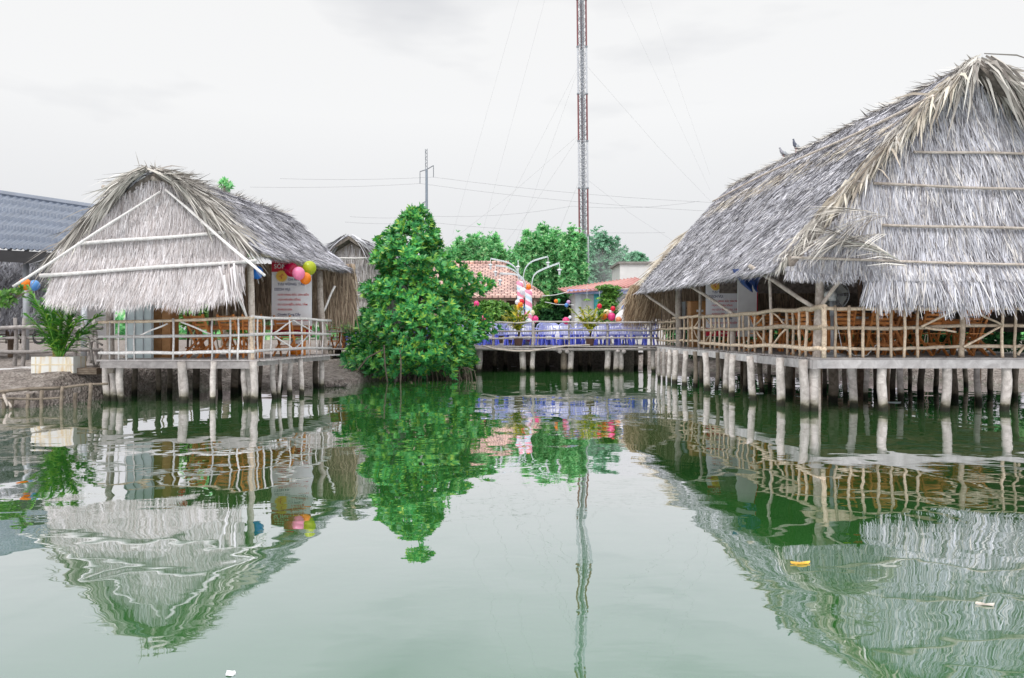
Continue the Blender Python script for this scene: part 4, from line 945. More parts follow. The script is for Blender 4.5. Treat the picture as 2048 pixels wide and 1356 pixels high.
for a in ((1057, 574, 30.5, 6, 'orange', 'orange balloon on top of the front striped column'), (1046, 582, 31.5, 7, 'white', 'white balloon between the tops of the two striped columns'),
          (1035, 604, 32.4, 5, 'white', 'small white balloon at the top of the cluster on the rear striped column'), (1043, 603, 32.6, 5.5, 'red', 'red balloon in the cluster on the rear striped column'), (1041, 609, 32.2, 5, 'orange', 'orange balloon in the centre of the rear column cluster'),
          (1035, 615, 32.4, 5.5, 'yellow', 'yellow balloon in the cluster on the rear striped column'), (1045, 616, 32.3, 5, 'blue', 'blue balloon in the cluster on the rear striped column'),
          (1056, 629, 30.1, 7, 'hotpink', 'hot pink balloon at the left of the front column trio'), (1064, 625, 30.0, 5.5, 'cream', 'cream balloon at the top of the front column trio'), (1070, 638, 30.1, 7, 'hotpink', 'hot pink balloon at the right of the front column trio')): balloon(*a, group=G2)
G3 = 'balloons along the terrace railing'
for a in ((967, 638, 28.1, 8, 'hotpink', 'large pink balloon on the terrace railing next to the mangrove'), (953, 607, 31, 5.5, 'hotpink', 'pink balloon high beside the mangrove leaves'), (970, 652, 28.3, 6, 'red', 'red balloon below the pink one next to the mangrove'),
          (1132, 641, 28.2, 7, 'hotpink', 'single pink balloon in the middle of the terrace railing'), (1140, 634, 30, 3, 'white', 'tiny white balloon right of the single pink balloon'), (1199, 612, 31, 5, 'red', 'small red balloon in front of the white building'), (1226, 617, 28.4, 5, 'red', 'red balloon above the cluster by the large hut'),
          (1213, 624, 28.5, 6, 'cream', 'cream balloon at the top of the cluster by the large hut'), (1220, 626, 28.6, 6, 'white', 'white balloon behind the cream one near the large hut'), (1208, 633, 28.3, 6, 'orange', 'orange balloon at the left of the cluster by the large hut'),
          (1223, 633, 28.2, 8, 'hotpink', 'largest hot pink balloon in the cluster by the large hut'), (1237, 639, 28.4, 6, 'peach', 'peach balloon at the right of the cluster by the large hut'),
          (1112, 602, 35, 4, 'orange', 'orange balloon on the cord in front of the dark bushes'), (1117, 601, 35.2, 4, 'green', 'green balloon on the cord in front of the dark bushes'), (1137, 604, 35, 4, 'lilac', 'lilac balloon on the cord left of the white building'), (1133, 610, 35, 4, 'skyblue', 'pale blue balloon on the cord left of the white building')): balloon(*a, group=G3)

# ================================================================= TERRACE
TD = .985; TY = 27.8
ter = thing('terrace', (-.5, 28, 0), 'long timber terrace on stilts joining the huts, with grey pole railings', 'terrace')
fT = lambda u, v: (u, v)
deck(ter, fT, -7.2, 5.5, 27.7, 33.6, TD, .2)
mb = MB(); mb.pole((-7.2, 27.72, TD - .1), (5.6, 27.72, TD - .11), .06, .05, .03, k=16); build('edge_beam', mb, M['rail_grey'], ter, True)
mb = MB()
for px in (1120, 1134, 1236, 1248): q = P(px, 700, 27.6); mb.tube([(q.x, 27.55, TD - .2), (q.x, 33, TD - .2)], .075, 10)
build('joist', mb, M['rail_grey'], ter, True)
mb = MB(); mb.box((-.8, 33.7, .25), (12.6, .2, 1.2)); build('dark_backing_wall', mb, M['shell'], ter)  # wall added behind the stilts to keep the space under the deck dark
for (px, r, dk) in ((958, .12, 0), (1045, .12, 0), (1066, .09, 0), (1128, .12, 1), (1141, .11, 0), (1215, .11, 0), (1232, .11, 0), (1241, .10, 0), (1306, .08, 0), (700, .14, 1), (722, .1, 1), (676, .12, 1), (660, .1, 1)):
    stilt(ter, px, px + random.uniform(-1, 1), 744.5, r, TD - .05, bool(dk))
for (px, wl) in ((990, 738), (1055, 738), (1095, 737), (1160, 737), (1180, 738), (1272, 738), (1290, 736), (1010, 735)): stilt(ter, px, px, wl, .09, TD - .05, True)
rgT = build('railing', (lambda m: (m.pole((P(1066, 0, TY).x, TY, TD - .1), (P(1066, 0, TY).x, TY, 1.9), .06, .05, .01), m)[1])(MB()), M['rail_grey'], ter, True)
for h in (1.86, 1.55, 1.27):
    rail_obj(rgT, [(x, TY - .02, h) for x in (-7.0, -4, -1, 2, 5.45)], .033, 'rail_grey', .03)
for px in (986, 1138, 1215, 1302): q = P(px, 0, TY); bal(rgT, (q.x, TY + .05, TD - .1), (q.x, TY + .05, 1.9), .05 if px != 1138 else .035, 'rail_grey')
for x in (-5, -3, -6.2): bal(rgT, (x, TY + .05, TD - .1), (x, TY + .05, 1.9), .05, 'rail_grey')
mb = MB(); mb.tube([P(968, 692, 27.5), P(990, 698, 27.4), P(1030, 702, 27.4), P(1060, 702, 27.4), P(1090, 698, 27.4), P(1130, 692, 27.5), P(1180, 690, 27.5)], .035, 8)
o = build('hose', mb, M['pole'], None, True, org=P(1060, 702, 27.4)); tag(o, 'pale hose sagging along the front edge of the terrace', 'hose')

# plastic armchair
def plastic_chair(mat1, mat2, name, label, grp):
    root = thing(name, (0, 0, 0), label, 'chair', grp)
    mb = MB(); mb.box((0, 0, .42), (.44, .42, .025)); mb.box((0, -.21, .40), (.44, .02, .07)); build('seat', mb, mat1, root)
    for sx_ in (-1, 1):
        for sy_ in (-1, 1): mb = MB(); mb.bar((sx_ * .24, sy_ * .22, 0), (sx_ * .19, sy_ * .18, .42), .055, .05); build('leg', mb, mat2, root)
    mb = MB(); pts = [(-.21, .2, .43), (-.24, .24, .62), (-.21, .27, .78), (-.1, .285, .86), (0, .29, .875), (.1, .285, .86), (.21, .27, .78), (.24, .24, .62), (.21, .2, .43)]
    mb.tube(pts, .022, 6)
    for x in (-.12, -.06, 0, .06, .12): mb.box((x, .25, .64), (.036, .012, .44), rx=-.18)
    mb.box((0, .28, .80), (.3, .012, .1), rx=-.18)
    build('backrest', mb, mat1, root)
    for sx_ in (-1, 1): mb = MB(); mb.tube([(sx_ * .23, .23, .66), (sx_ * .26, .05, .66), (sx_ * .26, -.18, .64), (sx_ * .24, -.2, .42)], .02, 6); build('armrest', mb, mat1, root)
    return root
pc = plastic_chair(M['plastic'], M['plastic_blue'], 'plastic_chair', 'lavender plastic armchair', 'lavender plastic armchairs on the terrace')
def white_table():
    root = thing('party_table', (0, 0, 0), 'table', 'table', 'white draped party tables')
    mb = MB(); prof = []; n = 32
    V = []; 
    rings = [(.0, .76), (.45, .76), (.50, .755), (.515, .70), (.53, .5), (.55, .3), (.56, .22)]
    for i, (r, z) in enumerate(rings):
        for j in range(n):
            a = 2 * math.pi * j / n; rr = r * (1 + (.05 * math.sin(j * math.pi * 2 / 4) * max(0, i - 2) / 4)); V.append((rr * math.cos(a), rr * math.sin(a), z))
    mb.add(V, [(i * n + j, i * n + (j + 1) % n, (i + 1) * n + (j + 1) % n, (i + 1) * n + j) for i in range(len(rings) - 1) for j in range(n)]); 
    build('tablecloth', mb, M['cloth'], root, True)
    for k in range(4): a = k * math.pi / 2 + .7; mb = MB(); mb.bar((.4 * math.cos(a), .4 * math.sin(a), 0), (.35 * math.cos(a), .35 * math.sin(a), .74), .035); build('leg', mb, M['plastic_blue'], root)
    return root
wtb = white_table(); fpc = True; fwt = True
cnt = 0; tabx = [-5.6, -4.1, -2.6, -1.15, .3, 1.75, 3.2, 4.6]
rowname = ['front', 'rear']
for row, ty in enumerate((29.9, 32.3)):
    ci = 0
    for ti, x in enumerate(tabx):
        lab = 'white draped table, %s from the mangrove in the %s terrace row' % (ordn[ti], rowname[row])
        if fwt: fwt = False; wtb.location = (x, ty, TD); wtb['label'] = lab
        else: dup(wtb, (x, ty, TD), .3 * ti, lab)
        for (dx, dy, rz) in ((-.34, -.78, math.pi), (.34, -.78, math.pi), (-.72, .05, R(90)), (.0, .8, 0), (.73, -.7, math.pi + .3)) if row == 0 else ((-.34, -.78, math.pi), (.34, -.78, math.pi)):
            ci += 1
            side = {(-.34): 'left railing side', .34: 'right railing side', -.72: 'sideways', .0: 'far side', .73: 'in-between railing side'}[dx]
            lab = '%s lavender chair, %s table from the mangrove, %s row' % (side, ordn[ti], rowname[row])
            loc = (x + dx + random.uniform(-.05, .05), ty + dy + random.uniform(-.06, .06), TD); rz = rz + random.uniform(-.25, .25)
            if fpc: fpc = False; pc.location = loc; pc.rotation_euler = (0, 0, rz); pc['label'] = lab
            else: dup(pc, loc, rz, lab)

# potted palms on the terrace, planter on the bank
def palm(root, base, fronds, leaf, wd, mat, stem=.02, nl=16, droop=.5, sag=.1):
    mb = MB(); parts = []
    for (dx, dy, dz) in fronds:
        parts.append(frond(base, (base[0] + dx, base[1] + dy, base[2] + dz), (0, 0, 1), leaf, nl, wd, mb, droop, sag=sag))
    blade_obj('fronds', parts, mat, root); build('stems', mb, M['yellowleaf'] if mat is M['yellowleaf'] else M['palmleaf'], root)
for px, lab, frs in ((1037, 'potted yellow green palm in front of the striped columns', [(-.55, -.1, 1.0), (-.2, -.1, 1.3), (.15, -.1, 1.2), (.5, -.1, 1.0), (.25, -.2, .8), (-.4, -.2, .7), (-.75, 0, .8)]),
                     (1180, 'potted yellow palm on the terrace in front of the white building', [(-.95, -.1, 1.15), (-.5, -.1, 1.2), (-.1, -.1, 1.25), (.3, -.1, 1.15), (.75, -.1, 1.0), (.5, -.2, .8), (-.5, -.2, .7), (0, -.2, .8)])):
    q = P(px, 688, 28.15); t = thing('potted_palm', (q.x, q.y, TD), lab, 'potted plant', 'potted palms on the terrace')
    mb = MB(); mb.lathe([(.13, 0), (.17, .26), (.19, .26), (.19, .32), (.16, .32), (.155, .26), (0, .25)], (q.x, q.y, TD), 18); build('pot', mb, M['clay'], t, True)
    mb = MB()
    for k in range(4): mb.tube([(q.x, q.y, TD + .25), (q.x + random.uniform(-.08, .08), q.y, TD + .6)], .022, 6)
    build('trunk', mb, M['bark'], t)
    palm(t, (q.x, q.y, TD + .5), [(a * .8, b, c * .75) for a, b, c in frs], .36, .05, M['yellowleaf'], nl=20, droop=.5)
    blade_obj('lower_fronds', [frond((q.x, q.y, TD + .45), (q.x + a, q.y - .1, TD + .45 + b), (0, 0, 1), .25, 12, .03, MB(), .5) for a, b in ((-.35, .45), (.35, .5), (.1, .55), (-.15, .5))], M['greenleaf'], t)

bx, by, bz = P(110, 745, 16.4).x, 16.55, .60
t = thing('planter_box', (bx, by, bz), 'rust stained white foam box planter with a green palm on the mud bank', 'planter')
def boxmat():
    m, tt, b, o = mat_new('stained white foam'); g = tt.nodes.new('ShaderNodeNewGeometry')
    mpw = tt.nodes.new('ShaderNodeMapping'); mpw.inputs['Scale'].default_value = (7, 7, 1.2); tt.links.new(g.outputs['Position'], mpw.inputs['Vector'])
    wv = tt.nodes.new('ShaderNodeTexNoise'); wv.inputs['Scale'].default_value = 1; wv.inputs['Detail'].default_value = 5; tt.links.new(mpw.outputs[0], wv.inputs['Vector'])
    tt.links.new(ramp(tt, wv.outputs['Fac'], [(.0, (.74, .75, .74)), (.5, (.72, .72, .68)), (.66, (.62, .46, .24)), (.8, (.45, .28, .12))]), b.inputs['Base Color']); b.inputs['Roughness'].default_value = .8; return m
bm_ = boxmat(); mb = MB(); sz = (.92, .5, .36)
for (dx, dy, sx_, sy_) in ((0, -.235, .92, .03), (0, .235, .92, .03), (-.445, 0, .03, .5 - .064), (.445, 0, .03, .5 - .064)): mb.box((bx + dx, by + dy, bz + .18), (sx_, sy_, .36))
mb.box((bx, by, bz + .02), (.85, .43, .03)); build('box', mb, bm_, t)
mb = MB(); mb.box((bx, by, bz + .15), (.86, .435, .24)); build('soil', mb, M['mud'], t)
mb = MB()
for (dx, wv) in ((-.36, .028), (-.04, .035), (.3, .028)): mb.box((bx + dx, by - .252, bz + .18), (wv, .004, .355))
mb.box((bx, by - .2535, bz + .19), (.915, .004, .03)); build('tape', mb, plain('brown tape', (.66, .58, .42), .5, .2), t)
palm(t, (bx + .0, by, bz + .3), [(-.45, .2, 1.3), (.3, .2, 1.4), (-.1, -.2, 1.3), (-.62, -.1, 1.55), (-.25, .1, 1.75), (.15, 0, 1.7), (.45, 0, 1.55), (-.6, -.2, .95), (.6, -.2, .9), (.85, 0, .75), (.2, -.3, .8), (-.2, -.3, 1.1), (.35, .1, 1.2), (.95, .1, 1.05)], .40, .045, M['palmleaf'], nl=22, droop=.5, sag=.12)
mb = MB()
for k in range(5): a = random.uniform(-.15, .15); mb.tube([(bx + a, by, bz + .25), (bx + a * 1.3, by, bz + .75)], .02, 6)
build('trunk', mb, plain('yellow palm stem', (.42, .36, .12), .6), t)

# ================================================================= second small hut behind
h2 = thing('thatched_hut', (-6.0, 26, 0), 'third thatched hut half hidden between the small hut and the mangrove', 'hut', 'thatched huts on stilts')
c0 = P(697, 470, 25.0)
prof2 = [(0, 0), (.3, .2), (.6, .55), (1, 1)]
ra, rb_ = Roof(c0, c0 + Vector((.8, 5, 0)), c0 + Vector((1.9, .2, -1.9)), c0 + Vector((2.7, 5, -1.9)), prof2), Roof(c0, c0 + Vector((.8, 5, 0)), c0 + Vector((-2.1, .2, -1.9)), c0 + Vector((-1.3, 5, -1.9)), prof2)
s1_ = roof_shell('roof', ra, h2, M['shell'], .1, 6, 8); s2_ = roof_shell('roof', rb_, h2, M['shell'], .1, 6, 8)
blade_obj('thatch', [slope_blades(ra, 3500, .5, .035, .08, .3), verge_blades(ra, 130, .9, .04, 0, (0, -.4, 0), 0, .8, .5, 1)], M['thatch_side'], s1_)
blade_obj('thatch', [slope_blades(rb_, 3500, .5, .035, .08, .3), verge_blades(rb_, 130, .9, .04, 0, (0, -.4, 0), 0, .8, .5, 1)], M['thatch_side'], s2_)
def y2(x, z): return 25.35 if z > 3 else 25.35 - (3 - z) * .25
def t2(x): s = min(1, abs(x - c0.x) / 2.0); return c0.z - 1.9 * float(prof_eval(prof2, s)) - .2
mb = MB(); panel(mb, [c0.x - 1.9 + i * 3.8 / 20 for i in range(21)], t2, lambda x: 2.35, y2); g2 = build('gable_panel', mb, M['shell_l'], h2)
blade_obj('thatch', [panel_blades(5000, c0.x - 2, c0.x + 2, t2, lambda x: 2.15, y2, .4, .02, .02, c0.x, .05, .12), panel_blades(1100, c0.x - 2, c0.x + 2, t2, lambda x: 2.15, y2, .5, .025, .02, c0.x, .05, .14, fringe=True)], M['thatch_l'], g2)
for zz in (566, 590, 516): a = P(655, zz, 25.1); b = P(740, zz, 25.1); mb = MB(); mb.pole(a, b, .03, .03, .01); build('batten', mb, M['pole_pale'], g2, True)
deck(h2, fT, -7.6, -4.2, 25.2, 27.6, .95, .2)
for x in (-7.4, -6.1, -5.3, -4.4): mb = MB(); mb.pole((x, 25.3, -.2), (x, 25.3, 2.6 if x in (-7.4, -4.4) else .93), .09, .08, .02); build('stilt', mb, M['pile_dark'], h2, True)
rg2 = build('railing', (lambda m: (m.pole((-7.5, 25.22, 1.85), (-4.3, 25.22, 1.85), .035), m.pole((-7.5, 25.22, 1.5), (-4.3, 25.22, 1.5), .03), m)[2])(MB()), M['rail_grey'], h2, True)
for x in np.arange(-7.2, -4.2, .35): bal(rg2, (x, 25.24, .95), (x + .1, 25.24, 1.86), .022, 'rail_grey')
put(wt, 't', (-5.4, 26.3, .95), 0, 'wooden table seen below the third hut between the small hut and the mangrove')
for k, (x, y, rz) in enumerate(((-6.1, 25.8, 2.8), (-5.6, 25.7, 3.2), (-5.0, 25.8, 3.4))): put(fc, 'c', (x, y, .95), rz, 'wooden folding chair in the third hut, %s from the small hut side' % ordn[k])

# ================================================================= mangrove
def tube_roots(mb, c, n, rad, h, r=.025):
    for k in range(n):
        a = random.uniform(0, 6.28); d = rad * random.uniform(.5, 1); x, y = c[0] + d * math.cos(a), c[1] + d * .7 * math.sin(a)
        mb.tube([(c[0] + .35 * d * math.cos(a), c[1] + .25 * d * math.sin(a), h), (c[0] + .75 * d * math.cos(a), c[1] + .5 * d * math.sin(a), h * .75), (x, y, -.3)], [r, r * .8, r * .7], 6)
mc = P(844, 0, 24.2); mang = thing('mangrove_tree', (mc.x, 24.2, 0), 'dense dark green mangrove tree standing in the water between the huts', 'tree')
def crown_radius(z):   # metres, from silhouette
    zs = [.0, .4, 1.1, 2.2, 3.2, 4.15, 4.9, 5.35, 5.6]
    return .93 * np.interp(z * 1.025, zs, [1.8, 2.15, 2.25, 2.1, 1.85, 1.4, .88, .42, .1])
def crown_cx(z): return np.interp(z, [0, 1.2, 2.2, 3.2, 4.15, 5.5], [mc.x, mc.x + .06, mc.x, mc.x - .12, mc.x - .28, mc.x - .22])
nr = 3400; z = 5.5 * RNG.power(1.0, nr) ; z = RNG.uniform(.15, 5.5, nr * 3); keep = RNG.uniform(0, 2.3, nr * 3) < crown_radius(z); z = z[keep][:nr]; nr = len(z)
ang = RNG.uniform(0, 2 * math.pi, nr)
lob = np.array([mnoise.noise(Vector((math.cos(a) * 1.6, math.sin(a) * 1.6, q * 1.35))) for a, q in zip(ang, z)])
lay = np.array([mnoise.noise(Vector((math.cos(a) * .5, math.sin(a) * .5, q * 1.9 + 7))) for a, q in zip(ang, z)])
rad = crown_radius(z) * (1 + .42 * lob + .34 * lay) * np.sqrt(RNG.uniform(.5, 1.02, nr))
pos = np.stack([crown_cx(z) + rad * np.cos(ang), 24.2 + rad * .95 * np.sin(ang), z + RNG.normal(0, .05, nr)], 1)
outd = nrm(np.stack([np.cos(ang), np.sin(ang), np.full(nr, .75)], 1) + rv(nr, .25))
def rosettes(pos, axis, nl, L, wd, open_=.9, jit=.25):
    n = len(pos); A = np.repeat(axis, nl, 0); Pp = np.repeat(pos, nl, 0); m = n * nl
    ref = np.where(np.abs(A[:, 2:3]) < .9, np.array([[0, 0, 1.]]), np.array([[1., 0, 0]])); U = nrm(np.cross(A, ref)); Vv = np.cross(A, U)
    th = np.tile(np.arange(nl) * 2.4, n) + np.repeat(RNG.uniform(0, 6.28, n), nl); op = open_ * RNG.uniform(.5, 1.3, m)
    S = U * np.cos(th)[:, None] + Vv * np.sin(th)[:, None]
    D = nrm(A + S * op[:, None] + rv(m, jit * .4)); W = nrm(np.cross(D, A) + 1e-6)
    return blades(Pp, D, W, L * RNG.uniform(.7, 1.2, m), wd * RNG.uniform(.8, 1.2, m), S * .1 + np.array([[0, 0, -.12]]), (.25, 1, .12))
blade_obj('crown', [rosettes(pos, outd, 8, .19, .075, 1.1)], M['mangrove'], mang)
mb = MB()
for k in range(26):
    i = int(RNG.integers(0, nr)); q = pos[i]; b = Vector((mc.x + random.uniform(-.3, .3), 24.2 + random.uniform(-.3, .3), max(.3, q[2] * .55)))
    mb.tube([b, b.lerp(Vector(q), .5) + Vector((0, 0, -.1)), Vector(q) + Vector((0, 0, -.05))], [.04, .025, .01], 6)
mb.tube([(mc.x, 24.2, .2), (mc.x - .1, 24.2, 2.5), (mc.x - .3, 24.2, 5.3)], [.14, .09, .02], 8); build('branches', mb, M['bark'], mang)
mb = MB(); tube_roots(mb, (mc.x, 24.0), 46, 1.9, .55, .022); tube_roots(mb, (mc.x + 1.3, 23.4), 18, .6, .4, .018); build('stilt_roots', mb, M['bark'], mang)
mb = MB()
for a, b, c in (((712, 745), (735, 715), (765, 700)), ((768, 690), (770, 730), (775, 765)), ((800, 700), (802, 730), (801, 770))): mb.tube([P(a[0], a[1], 21.9), P(b[0], b[1], 21.9), P(c[0], c[1], 22.1)], .022, 6)
build('bare_twigs', mb, M['bark'], mang)

# ================================================================= trees behind
def tree(label, cx, cy, base, blobs, leaf, n, mat, name='broadleaf_tree', per=6):
    blobs = clump([(x, y, z, rx * .86, rz * .88) for x, y, z, rx, rz in blobs]); t = thing(name, (cx, cy, base), label, 'tree', 'trees behind the terrace'); ps = []; ax_ = []
    tot = sum(b[3] * b[4] for b in blobs)
    for (x, y, z, rx, rz) in blobs:
        m = int(n * rx * rz / tot); d = nrm(rv(m)); f = np.where(RNG.uniform(0, 1, (m, 1)) < .78, RNG.uniform(.55, 1.0, (m, 1)) ** .6, RNG.uniform(.95, 1.32, (m, 1)))
        lo = np.array([mnoise.noise(Vector(q * 2.3) + Vector((x, y, z))) for q in d])[:, None]
        p_ = np.array([x, y, z]) + d * f * (1 + .45 * lo) * np.array([rx, rx * .8, rz]); ps.append(p_); ax_.append(nrm(d + np.array([0, 0, .6]) + rv(m, .3)))
    blade_obj('crown', [rosettes(np.concatenate(ps), np.concatenate(ax_), per, leaf, leaf * .45, 1.2)], mat, t)
    mb = MB(); mb.tube([(cx, cy, base - .3), (cx + .1, cy, base + 1.5), (blobs[0][0], blobs[0][1], blobs[0][2])], [.3, .22, .1], 8)
    for (x, y, z, rx, rz) in blobs[:6]: mb.tube([(cx, cy, base + 1.2), ((cx + x) / 2, (cy + y) / 2, (base + z) / 2 + .6), (x, y, z + rz * .4)], [.14, .09, .03], 6)
    build('trunk', mb, M['bark'], t); return t
def clump(bl, k=7):
    out = list(bl)
    for (x, y, z, rx, rz) in bl:
        for _ in range(k):
            d = nrm(RNG.normal(0, 1, 3)); d[2] = abs(d[2]) * 1.1 - .15; f = RNG.uniform(.75, 1.12); q = RNG.uniform(.18, .36)
            out.append((x + d[0] * rx * f, y + d[1] * rx * f, z + d[2] * rz * f, rx * q, rz * q * RNG.uniform(.9, 1.7)))
    return out
def TB(px, py, Y, rpx, rpy): q = P(px, py, Y); k = Y / F; return (q.x, Y, q.z, rpx * k, rpy * k)
def spires(x0, x1, tops, Y, w, ybot=600):
    out = []; k = len(tops)
    for i, t_ in enumerate(tops):
        x = x0 + (x1 - x0) * (i + .5) / k; h = RNG.uniform(26, 40)
        out.append(TB(x, t_ + h * .95, Y + RNG.uniform(-1, 1), w * RNG.uniform(.8, 1.2), h)); out.append(TB(x + RNG.uniform(-4, 4), (t_ + h + ybot) / 2 + 12, Y + RNG.uniform(-1, 1), w * 1.35, (ybot - t_ - h) / 2 + 14))
    return out
tree('rounded dark green tree rising behind the left half of the red tiled roof', P(955, 0, 55).x, 55, .7, spires(895, 1022, [492, 476, 488, 470, 463, 478, 472, 490, 505], 55, 13, 590), .27, 4200, M['fartree'])
tree('tall green tree between the red roof and the lattice mast', P(1085, 0, 52).x, 52, .7, spires(1026, 1132, [500, 478, 462, 468, 452, 470, 462, 474], 52, 13), .25, 5200, M['fartree'])
tree('slender green tree directly left of the lattice mast', P(1143, 0, 50).x, 50, .7, spires(1128, 1164, [470, 458, 466], 50, 12), .24, 2000, M['fartree'])
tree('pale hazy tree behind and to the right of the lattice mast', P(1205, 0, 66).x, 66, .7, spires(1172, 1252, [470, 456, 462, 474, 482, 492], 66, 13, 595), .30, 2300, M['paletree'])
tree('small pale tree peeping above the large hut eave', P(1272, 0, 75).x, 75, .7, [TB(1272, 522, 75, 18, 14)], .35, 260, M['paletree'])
tree('tree top poking above the small hut ridge', P(450, 0, 45).x, 45, .7, [TB(450, 368, 45, 9, 7), TB(448, 480, 45, 60, 50), TB(458, 374, 45, 7, 5)], .3, 900, M['fartree'])
# low planting seen through and between
def shrub(label, blobs, leaf, n, mat, name='shrub', grp='garden shrubs', stems=True):
    x, y, z, rx, rz = blobs[0]; t = thing(name, (x, y, max(.6, z - rz)), label, 'shrub', grp); ps = []; ax_ = []; tot = sum(b[3] * b[4] for b in blobs)
    for (x, y, z, rx, rz) in blobs:
        m = int(n * rx * rz / tot); d = nrm(rv(m)); f = RNG.uniform(.3, 1.05, (m, 1)) ** .6; ps.append(np.array([x, y, z]) + d * f * np.array([rx, rx * .8, rz]) * (1 + RNG.normal(0, .12, (m, 1)))); ax_.append(nrm(d + np.array([0, 0, .8]) + rv(m, .3)))
    blade_obj('foliage', [rosettes(np.concatenate(ps), np.concatenate(ax_), 6, leaf, leaf * .4, 1.2)], mat, t)
    mb = MB()
    for k in range(5):
        b = blobs[k % len(blobs)]; mb.tube([(b[0] + .1 * k - .2, b[1], .5) if stems else (b[0] - 1.2, b[1] + .2, b[2] - .6), (b[0] + random.uniform(-.3, .3), b[1], b[2])], [.03, .012], 5)
    build('stems', mb, M['bark'], t); return t
shrub('light green bush behind the terrace between the mangrove and the columns', [TB(985, 625, 36, 36, 22), TB(1010, 640, 36, 20, 20), TB(955, 635, 36, 20, 22)], .2, 900, M['greenleaf'])
shrub('green clipped vine column with a flat top beside the white building', [TB(1216, 617, 34.5, 19, 24), TB(1222, 588, 34.5, 16, 8), TB(1215, 576, 34.5, 22, 4), TB(1222, 645, 34.5, 18, 15)], .13, 1900, M['greenleaf'])
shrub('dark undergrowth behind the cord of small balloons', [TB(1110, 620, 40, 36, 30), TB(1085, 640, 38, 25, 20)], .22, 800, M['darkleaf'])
shrub('leafy green bush seen through the small hut above its railing', [TB(345, 618, 23, 22, 24), TB(385, 625, 23, 25, 28), TB(330, 600, 23, 14, 18)], .17, 700, M['greenleaf'])
shrub('green bush seen under the small hut roof left of the banner', [TB(430, 630, 26, 30, 22), TB(480, 650, 26, 30, 16)], .17, 500, M['greenleaf'])
shrub('creeper hanging at the corner of the red tiled house', [TB(1092, 610, 39, 9, 22), TB(1075, 630, 38, 14, 18)], .15, 400, M['greenleaf'])
shrub('low planting behind the railing of the third hut', [TB(668, 640, 31, 16, 10), TB(700, 640, 31, 14, 10)], .15, 250, M['greenleaf'])
shrub('green plants seen low beyond the front railing of the large hut', [TB(1760, 618, 30, 60, 12), TB(1850, 622, 31, 40, 10)], .18, 500, M['greenleaf'])
shrub('small tree branch with yellow green leaves at the left edge', [TB(18, 590, 15.6, 22, 10), TB(38, 580, 15.6, 10, 8), TB(5, 600, 15.6, 14, 12)], .13, 34, M['greenleaf'], stems=False)
shrub('dark hedge added behind the large hut to darken the view through its railing', [(8 + k * 1.9, 32.5, 2.1, 1.5, 1.7) for k in range(8)], .25, 3000, M['darkleaf'])  # added hedge, darkens the bright background behind the hut
for k, (x_, y_) in enumerate(((16, 34), (21, 30), (26, 36), (33, 42), (15, 44))):  # unseen trees added to block sky reflections under the large hut
    tree('unseen tree added behind the large hut to block sky reflections, %s from its back' % ordn[k], x_, y_, .7, [(x_, y_, 4.5, 2.6, 2.6), (x_ + 1, y_, 6, 1.8, 1.6)], .4, 500, M['fartree'])
# dense low growth along the far horizon
n = 5200; xx = RNG.uniform(-130, 130, n); xx = xx[(xx < -14) | (xx > 11) | (RNG.uniform(0, 1, n) < .2)]; n = len(xx)
hh = np.array([2.2 + 1.6 * mnoise.noise(Vector((x * .08, 0, 0))) for x in xx]); pos = np.stack([xx, RNG.uniform(82, 92, n), .8 + RNG.uniform(0, 1, n) * hh], 1)
tag(blade_obj('treeline', [rosettes(pos, nrm(rv(n, .5) + np.array([0, -.3, .8])), 5, .9, .5, 1.2)], M['fartree'], None, (0, 85, .7)), 'low far green growth along the horizon', None, None, 'stuff')

# ================================================================= red tiled house
Yf, Yr = 42.0, 46.5
ze = P(0, 592, Yf).z; zrd = P(0, 526, Yr).z
xe = P(1089, 0, Yf).x; xr = P(1010, 0, Yr).x; xw = -9.5
rh = thing('tiled_house', (-4, 44, .7), 'low house with a weathered red tiled hip roof behind the terrace', 'house')
mb = MB(); zm = P(0, 548, Yr).z
mb.add([(xw, Yf, ze), (xe, Yf, ze), (xr + .25, Yr - .9, zm + .15), (xr, Yr, zrd), (xw, Yr, zrd)], [(0, 1, 2, 3, 4)])
mb.add([(xw, Yf, ze - .1), (xe, Yf, ze - .1), (xe, Yf, ze), (xw, Yf, ze)], [(0, 1, 2, 3)])
mb.add([(xe, Yf, ze), (xe, Yr + 4.5, ze), (xr + .25, Yr + .9, zm + .15), (xr + .25, Yr - .9, zm + .15)], [(0, 1, 2, 3)])
mb.add([(xr + .25, Yr - .9, zm + .15), (xr + .25, Yr + .9, zm + .15), (xr, Yr, zrd)], [(0, 1, 2)])
mb.add([(xw, Yr + 4.5, ze), (xw, Yr, zrd), (xr, Yr, zrd), (xr + .25, Yr + .9, zm + .15), (xe, Yr + 4.5, ze)], [(0, 1, 2, 3, 4)])
roofo = build('roof', mb, M['tiles'], rh)
mb = MB()
for i in range(34): x = xw + (xr - xw) * i / 33; mb.tube([(x, Yr, zrd + .02), (x + (xr - xw) / 33 * .9, Yr, zrd + .05)], .11, 8)
build('ridge_tiles', mb, M['tiles'], roofo); mb = MB()
for i in range(22):
    a = Vector((xr + .25, Yr - .9, zm + .15)).lerp(Vector((xe, Yf, ze)), i / 22); b = Vector((xr + .25, Yr - .9, zm + .15)).lerp(Vector((xe, Yf, ze)), (i + .95) / 22); mb.tube([a, b + Vector((0, 0, .03))], .10, 8)
build('hip_tiles', mb, M['tiles'], roofo)
mb = MB(); mb.box((-5.5, Yf + 1.2, (ze + .6) / 2), (7.0, .2, ze - .7)); build('wall', mb, M['plaster2'], rh)
mb = MB(); mb.box((-1.2, Yf + 3, (ze + .6) / 2), (4.6, .2, ze - .7)); build('inner_wall', mb, M['darkwood'], rh)
